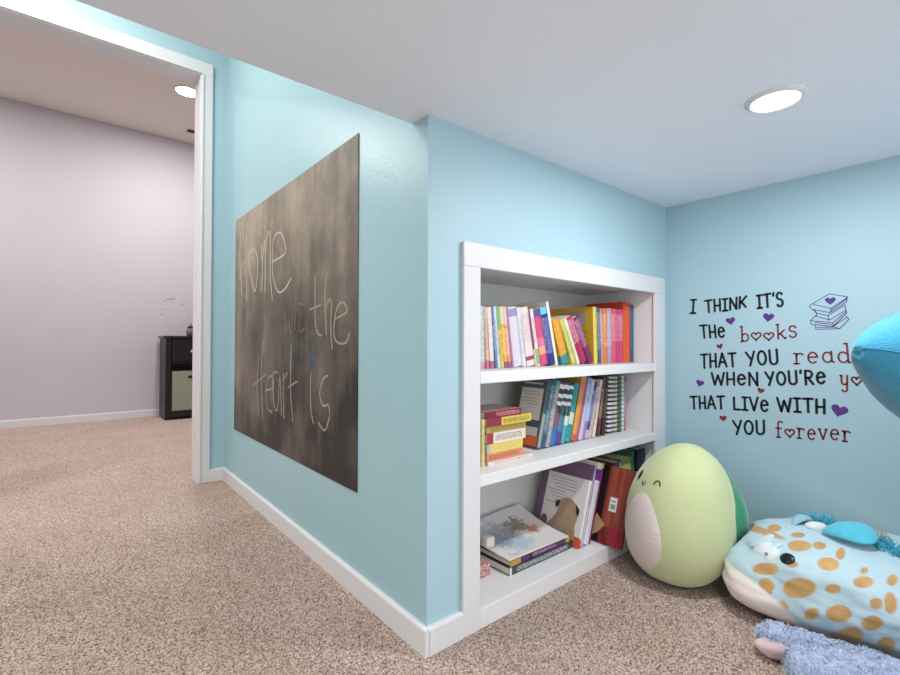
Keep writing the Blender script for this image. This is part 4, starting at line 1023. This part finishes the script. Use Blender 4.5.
# white chin: below a plane across the lower front
nrm = np.cross(np.array(CHIN[1]) - CHIN[0], np.array(CHIN[2]) - CHIN[0]); nrm /= np.linalg.norm(nrm)
if nrm[2] < 0: nrm = -nrm
dd = np.array(CHIN[0]) @ nrm - Q @ nrm
chin = np.clip(dd / .02 + .5, 0, 1)
gold_m *= (1 - chin)
buf = np.zeros((len(Q), 4)); buf[:, 0] = gold_m; buf[:, 1] = chin; buf[:, 3] = 1
ca.data.foreach_set('color', buf.astype(np.float32).ravel())
def blob(name, c, r, rot, mat, parent, n=28, wob=.04, fr=14, label=None):
    M_ = Matrix.LocRotScale(Vector(c), rot, None); vs, fs = grid_surface(lambda a, b: M_ @ (Vector([u_ * k for u_, k in zip(unit(a, b), r)]) * (1 + wob * noise.noise(unit(a, b) * 2 + Vector(c) * fr))), n, n // 2)
    m_ = MB(); m_.add(vs, fs); p = m_.build(name, mat, parent, True)
    if label: p['label'] = label
    return p
from mathutils import Euler
M_WHITEP = plush('white_plush', (226, 228, 228), (206, 214, 218), .3, 200)
E0 = lambda x=0, y=0, z=0: Euler((R(x), R(y), R(z))).to_quaternion()
W2L = lambda p: Vector(p) - Vector((FCn.x, FCn.y, 0))
blob('muzzle', f_pos(Vector(M_DIR)) * .985, (.034, .025, .009), Vector((-.62, .40, .68)).to_track_quat('Z', 'Y'), plush('white_face_plush', (222, 228, 230), (202, 214, 220), .3, 200), ft, wob=.16, label='white puffed muzzle')
for k_, (da, db, rr3) in enumerate((((-.05, .20, .22), .0, (.030, .011, .008)), ((-.10, .06, .20), .3, (.026, .010, .007)), ((.06, .14, .26), .5, (.022, .010, .008)))):
    d_ = (Vector(M_DIR) + Vector(da)).normalized()
    blob('muzzle_fold', f_pos(d_) * .99, rr3, Vector((-.4, .45, .8)).to_track_quat('Z', 'Y') @ E0(0, 0, 60 + 40 * db), plush('blue_white_plush', (196, 212, 220), (182, 202, 212), .3, 200), ft, 24, .07)
blob('nostril', f_pos(Vector(N_DIR)) * 1.0 + Vector((-.003, .002, .006)), (.004, .004, .004), E0(), plain((120, 136, 150)), ft, 12, 0)
e_ = f_pos(Vector(E_DIR))
blob('eye', e_, (.017, .015, .005), Vector((-.66, .25, .70)).to_track_quat('Z', 'Y'), MB_EYE, ft, 24, 0, label='black embroidered eye')
h_ = f_pos(Vector(H_DIR))
blob('horn', h_ + Vector((0, 0, .004)), (.016, .026, .014), E0(0, 0, 20), M_WHITEP, ft, 20, .08)
M_TEAL = plush('teal_plush', (96, 190, 212), (72, 170, 196), .4, 160)
ea = f_pos(Vector((-.25, .06, .96)).normalized())
def ear_fn(a, b):
    th_ = math.pi * b; ph = 2 * math.pi * a
    u_ = -math.cos(th_); w = math.sin(th_)
    return Vector((w * math.cos(ph) * .026 * (1.2 + .5 * u_), -u_ * .056, w * math.sin(ph) * .010 + .016 * (1 - u_ * u_) + .01 * u_))
vs, fs = grid_surface(ear_fn, 28, 20); Me = Matrix.LocRotScale(ea + Vector((-.005, -.01, .016)), E0(0, -28, -6), None)
m_ = MB(); m_.add([Me @ Vector(v_) for v_ in vs], fs); p = m_.build('ear', M_TEAL, ft, True); p['label'] = 'teal floppy ear'
ea2 = f_pos(Vector((-.03, .38, .92)).normalized()); Me = Matrix.LocRotScale(ea2 + Vector((.012, .012, .0)), E0(10, 6, 70), Vector((.55, .6, .8)))
m_ = MB(); m_.add([Me @ (v_ if isinstance(v_, Vector) else Vector(v_)) * 1.0 for v_ in vs], fs); m_.build('ear', plush('blue_grey_plush', (150, 190, 206), (130, 176, 196)), ft, True)
# mane: tufts of teal yarn
m_ = MB(); rng = random.Random(5)
for k in range(420):
    t = rng.random(); q = Vector((.30 - .62 * t + rng.uniform(-.08, .08), .40 - .85 * t + rng.uniform(-.10, .10), .93)).normalized()
    p0 = f_pos(q) - Vector((0, 0, .004)); dv = (Vector((rng.uniform(-1, 1), rng.uniform(-1, 1), rng.uniform(.3, 1.3)))).normalized()
    L_ = rng.uniform(.016, .030); sd = Vector((rng.uniform(-1, 1), rng.uniform(-1, 1), rng.uniform(-1, 1))) * .006
    m_.tube([p0, p0 + dv * L_ * .5 + sd, p0 + dv * L_ + sd * .5], [.0018, .0016, .0008], 5)
mn = m_.build('mane', plush('teal_yarn', (66, 178, 200), (44, 150, 178), .2), ft, True); mn['label'] = 'teal yarn mane'; mn['kind'] = 'stuff'

# fluffy lavender blue plush on the carpet in front ------------------------------
lt = thing('plush_toy', 'fluffy lavender blue plush with a pink paw in front of the spotted toy', 'plush toy', (1.25, .06, 0))
LO = Vector((1.25, .06, 0))
def limb(pts, rads, n=24, flat=.8):
    P = smooth_path(pts, 8); Rr = [v_.x for v_ in smooth_path([(r, 0, 0) for r in rads], 8)]
    return P, Rr
limbs = [limb([(1.247, .378, .030), (1.240, .358, .036), (1.264, .305, .033), (1.290, .245, .029), (1.302, .18, .030), (1.26, .05, .05)], [.004, .029, .031, .028, .030, .045]),
         limb([(1.172, .306, .034), (1.164, .284, .042), (1.182, .225, .046), (1.20, .15, .048), (1.20, .07, .06), (1.20, 0.0, .07)], [.006, .036, .044, .046, .058, .068]),
         limb([(1.21, .10, .05), (1.21, .06, .07), (1.20, -.02, .08), (1.19, -.10, .075), (1.18, -.16, .055)], [.01, .065, .08, .075, .03])]
m_ = MB(); tri = []
rngf = np.random.default_rng(11)
for P, Rr in limbs:
    Q_ = [p - LO for p in P]
    m_.tube(Q_, [max(.002, r * .97) for r in Rr], 22)
m_.v = [(x, y, max(.003, z)) for x, y, z in m_.v]
m_.build('body', plush('lavender_blue_plush', (176, 190, 216), (150, 168, 204), .8, 130, .5, .95, 18), lt, True)
fv = []; ff = []
for (P, Rr), cnt in zip(limbs, (5200, 8200, 4200)):
    Pn = np.array([p[:] for p in P]); Rn = np.array(Rr)
    for k in range(cnt):
        s_ = rngf.random() * (len(Pn) - 1); i = int(s_); f_ = s_ - i
        c_ = Pn[i] * (1 - f_) + Pn[i + 1] * f_; r_ = Rn[i] * (1 - f_) + Rn[i + 1] * f_
        t_ = Pn[i + 1] - Pn[i]; t_ /= np.linalg.norm(t_)
        a_ = np.cross(t_, (0, 0, 1)); a_ /= np.linalg.norm(a_); b_ = np.cross(a_, t_)
        q = rngf.random() * 2 * math.pi; nrm_ = a_ * math.cos(q) + b_ * math.sin(q)
        p0 = c_ + nrm_ * r_ * .94
        if p0[2] < .006: continue
        wob = np.array(noise.noise_vector(Vector(p0) * 38)[:])
        dv = nrm_ * .45 + t_ * .35 + wob * 1.0 + rngf.normal(0, .22, 3); dv /= np.linalg.norm(dv)
        L_ = .006 + .0065 * rngf.random(); sd = np.cross(dv, rngf.normal(0, 1, 3)); sd /= np.linalg.norm(sd) + 1e-9
        w = .0010
        p1 = p0 + dv * L_ * .55 + nrm_ * .001; p2 = p0 + dv * L_; p2[2] -= .002
        for pp in (p1, p2): pp[2] = max(pp[2], .002)
        o_ = len(fv); fv += [p0 - sd * w - LO, p0 + sd * w - LO, p1 + sd * w * .8 - LO, p1 - sd * w * .8 - LO, p2 - LO]
        ff += [(o_, o_ + 1, o_ + 2, o_ + 3), (o_ + 3, o_ + 2, o_ + 4)]
m_ = MB(); m_.add([tuple(p) for p in fv], ff); fu = m_.build('fur', plush('lavender_blue_fur', (206, 214, 230), (174, 188, 214), .0, 60, .3, .9, 26), lt, True); fu['kind'] = 'stuff'
blob('paw_pad', Vector((1.222, .345, .024)) - LO, (.021, .038, .021), E0(0, 0, 20), plush('pale_pink_plush', (222, 196, 200), (208, 180, 188), .3, 180), lt, 26, .12, label='pale pink paw')

# big blue plush whose snout reaches into the view --------------------------------
bt = thing('plush_toy', 'bright blue plush toy with a blunt snout reaching in at the right edge', 'plush toy', (1.50, -.30, 0))
BO = Vector((1.50, -.30, 0))
ctr = [(1.214, .200, .688), (1.219, .196, .688), (1.242, .176, .684), (1.277, .144, .676), (1.32, .104, .662), (1.365, .058, .645), (1.42, -.035, .60), (1.47, -.14, .50), (1.50, -.26, .28), (1.505, -.31, .12), (1.505, -.31, .01)]
rr_ = [.004, .022, .056, .094, .124, .148, .168, .184, .20, .19, .12]
P = [p - BO for p in smooth_path(ctr, 7)]; Rr = [v_.x for v_ in smooth_path([(r, 0, 0) for r in rr_], 7)]
m_ = MB(); m_.tube(P, Rr, 48); m_.v = [(x, y, max(.003, z)) for x, y, z in m_.v]
MBL = plush('bright_blue_plush', (74, 158, 188), (56, 142, 178), .7, 210, .6, .9, 60)
m_.build('body', MBL, bt, True)
m_ = MB(); pts = []
for a_ in range(4, 52):
    t_ = (P[a_ + 1] - P[a_ - 1]).normalized(); c_ = Vector((0, 0, .70)) - (P[a_] + BO); c_ = (c_ - t_ * c_.dot(t_)).normalized()
    u_ = t_.cross(c_); u_ = u_ if u_.z > 0 else -u_
    pts.append(P[a_] + (c_ + u_ * (.30 - .28 * min(1, (a_ - 4) / 14))).normalized() * (Rr[a_] + .0004))
m_.tube(pts, .0018, 6); m_.build('seam', plush('blue_seam_plush', (40, 130, 170)), bt, True)
blob('eye', Vector(ctr[6]) - BO + Vector((-.12, -.085, .06)), (.018, .018, .018), E0(), MB_EYE, bt, 20, 0)
blob('eye', Vector(ctr[6]) - BO + Vector((.11, .08, .08)), (.018, .018, .018), E0(), MB_EYE, bt, 20, 0)
for sx, sy in ((-.17, -.06), (.16, .05)):
    blob('flipper', Vector((sx, sy, .16)), (.05, .09, .12), E0(0, 20 * (1 if sx < 0 else -1), 0), MBL, bt, 24, .03)
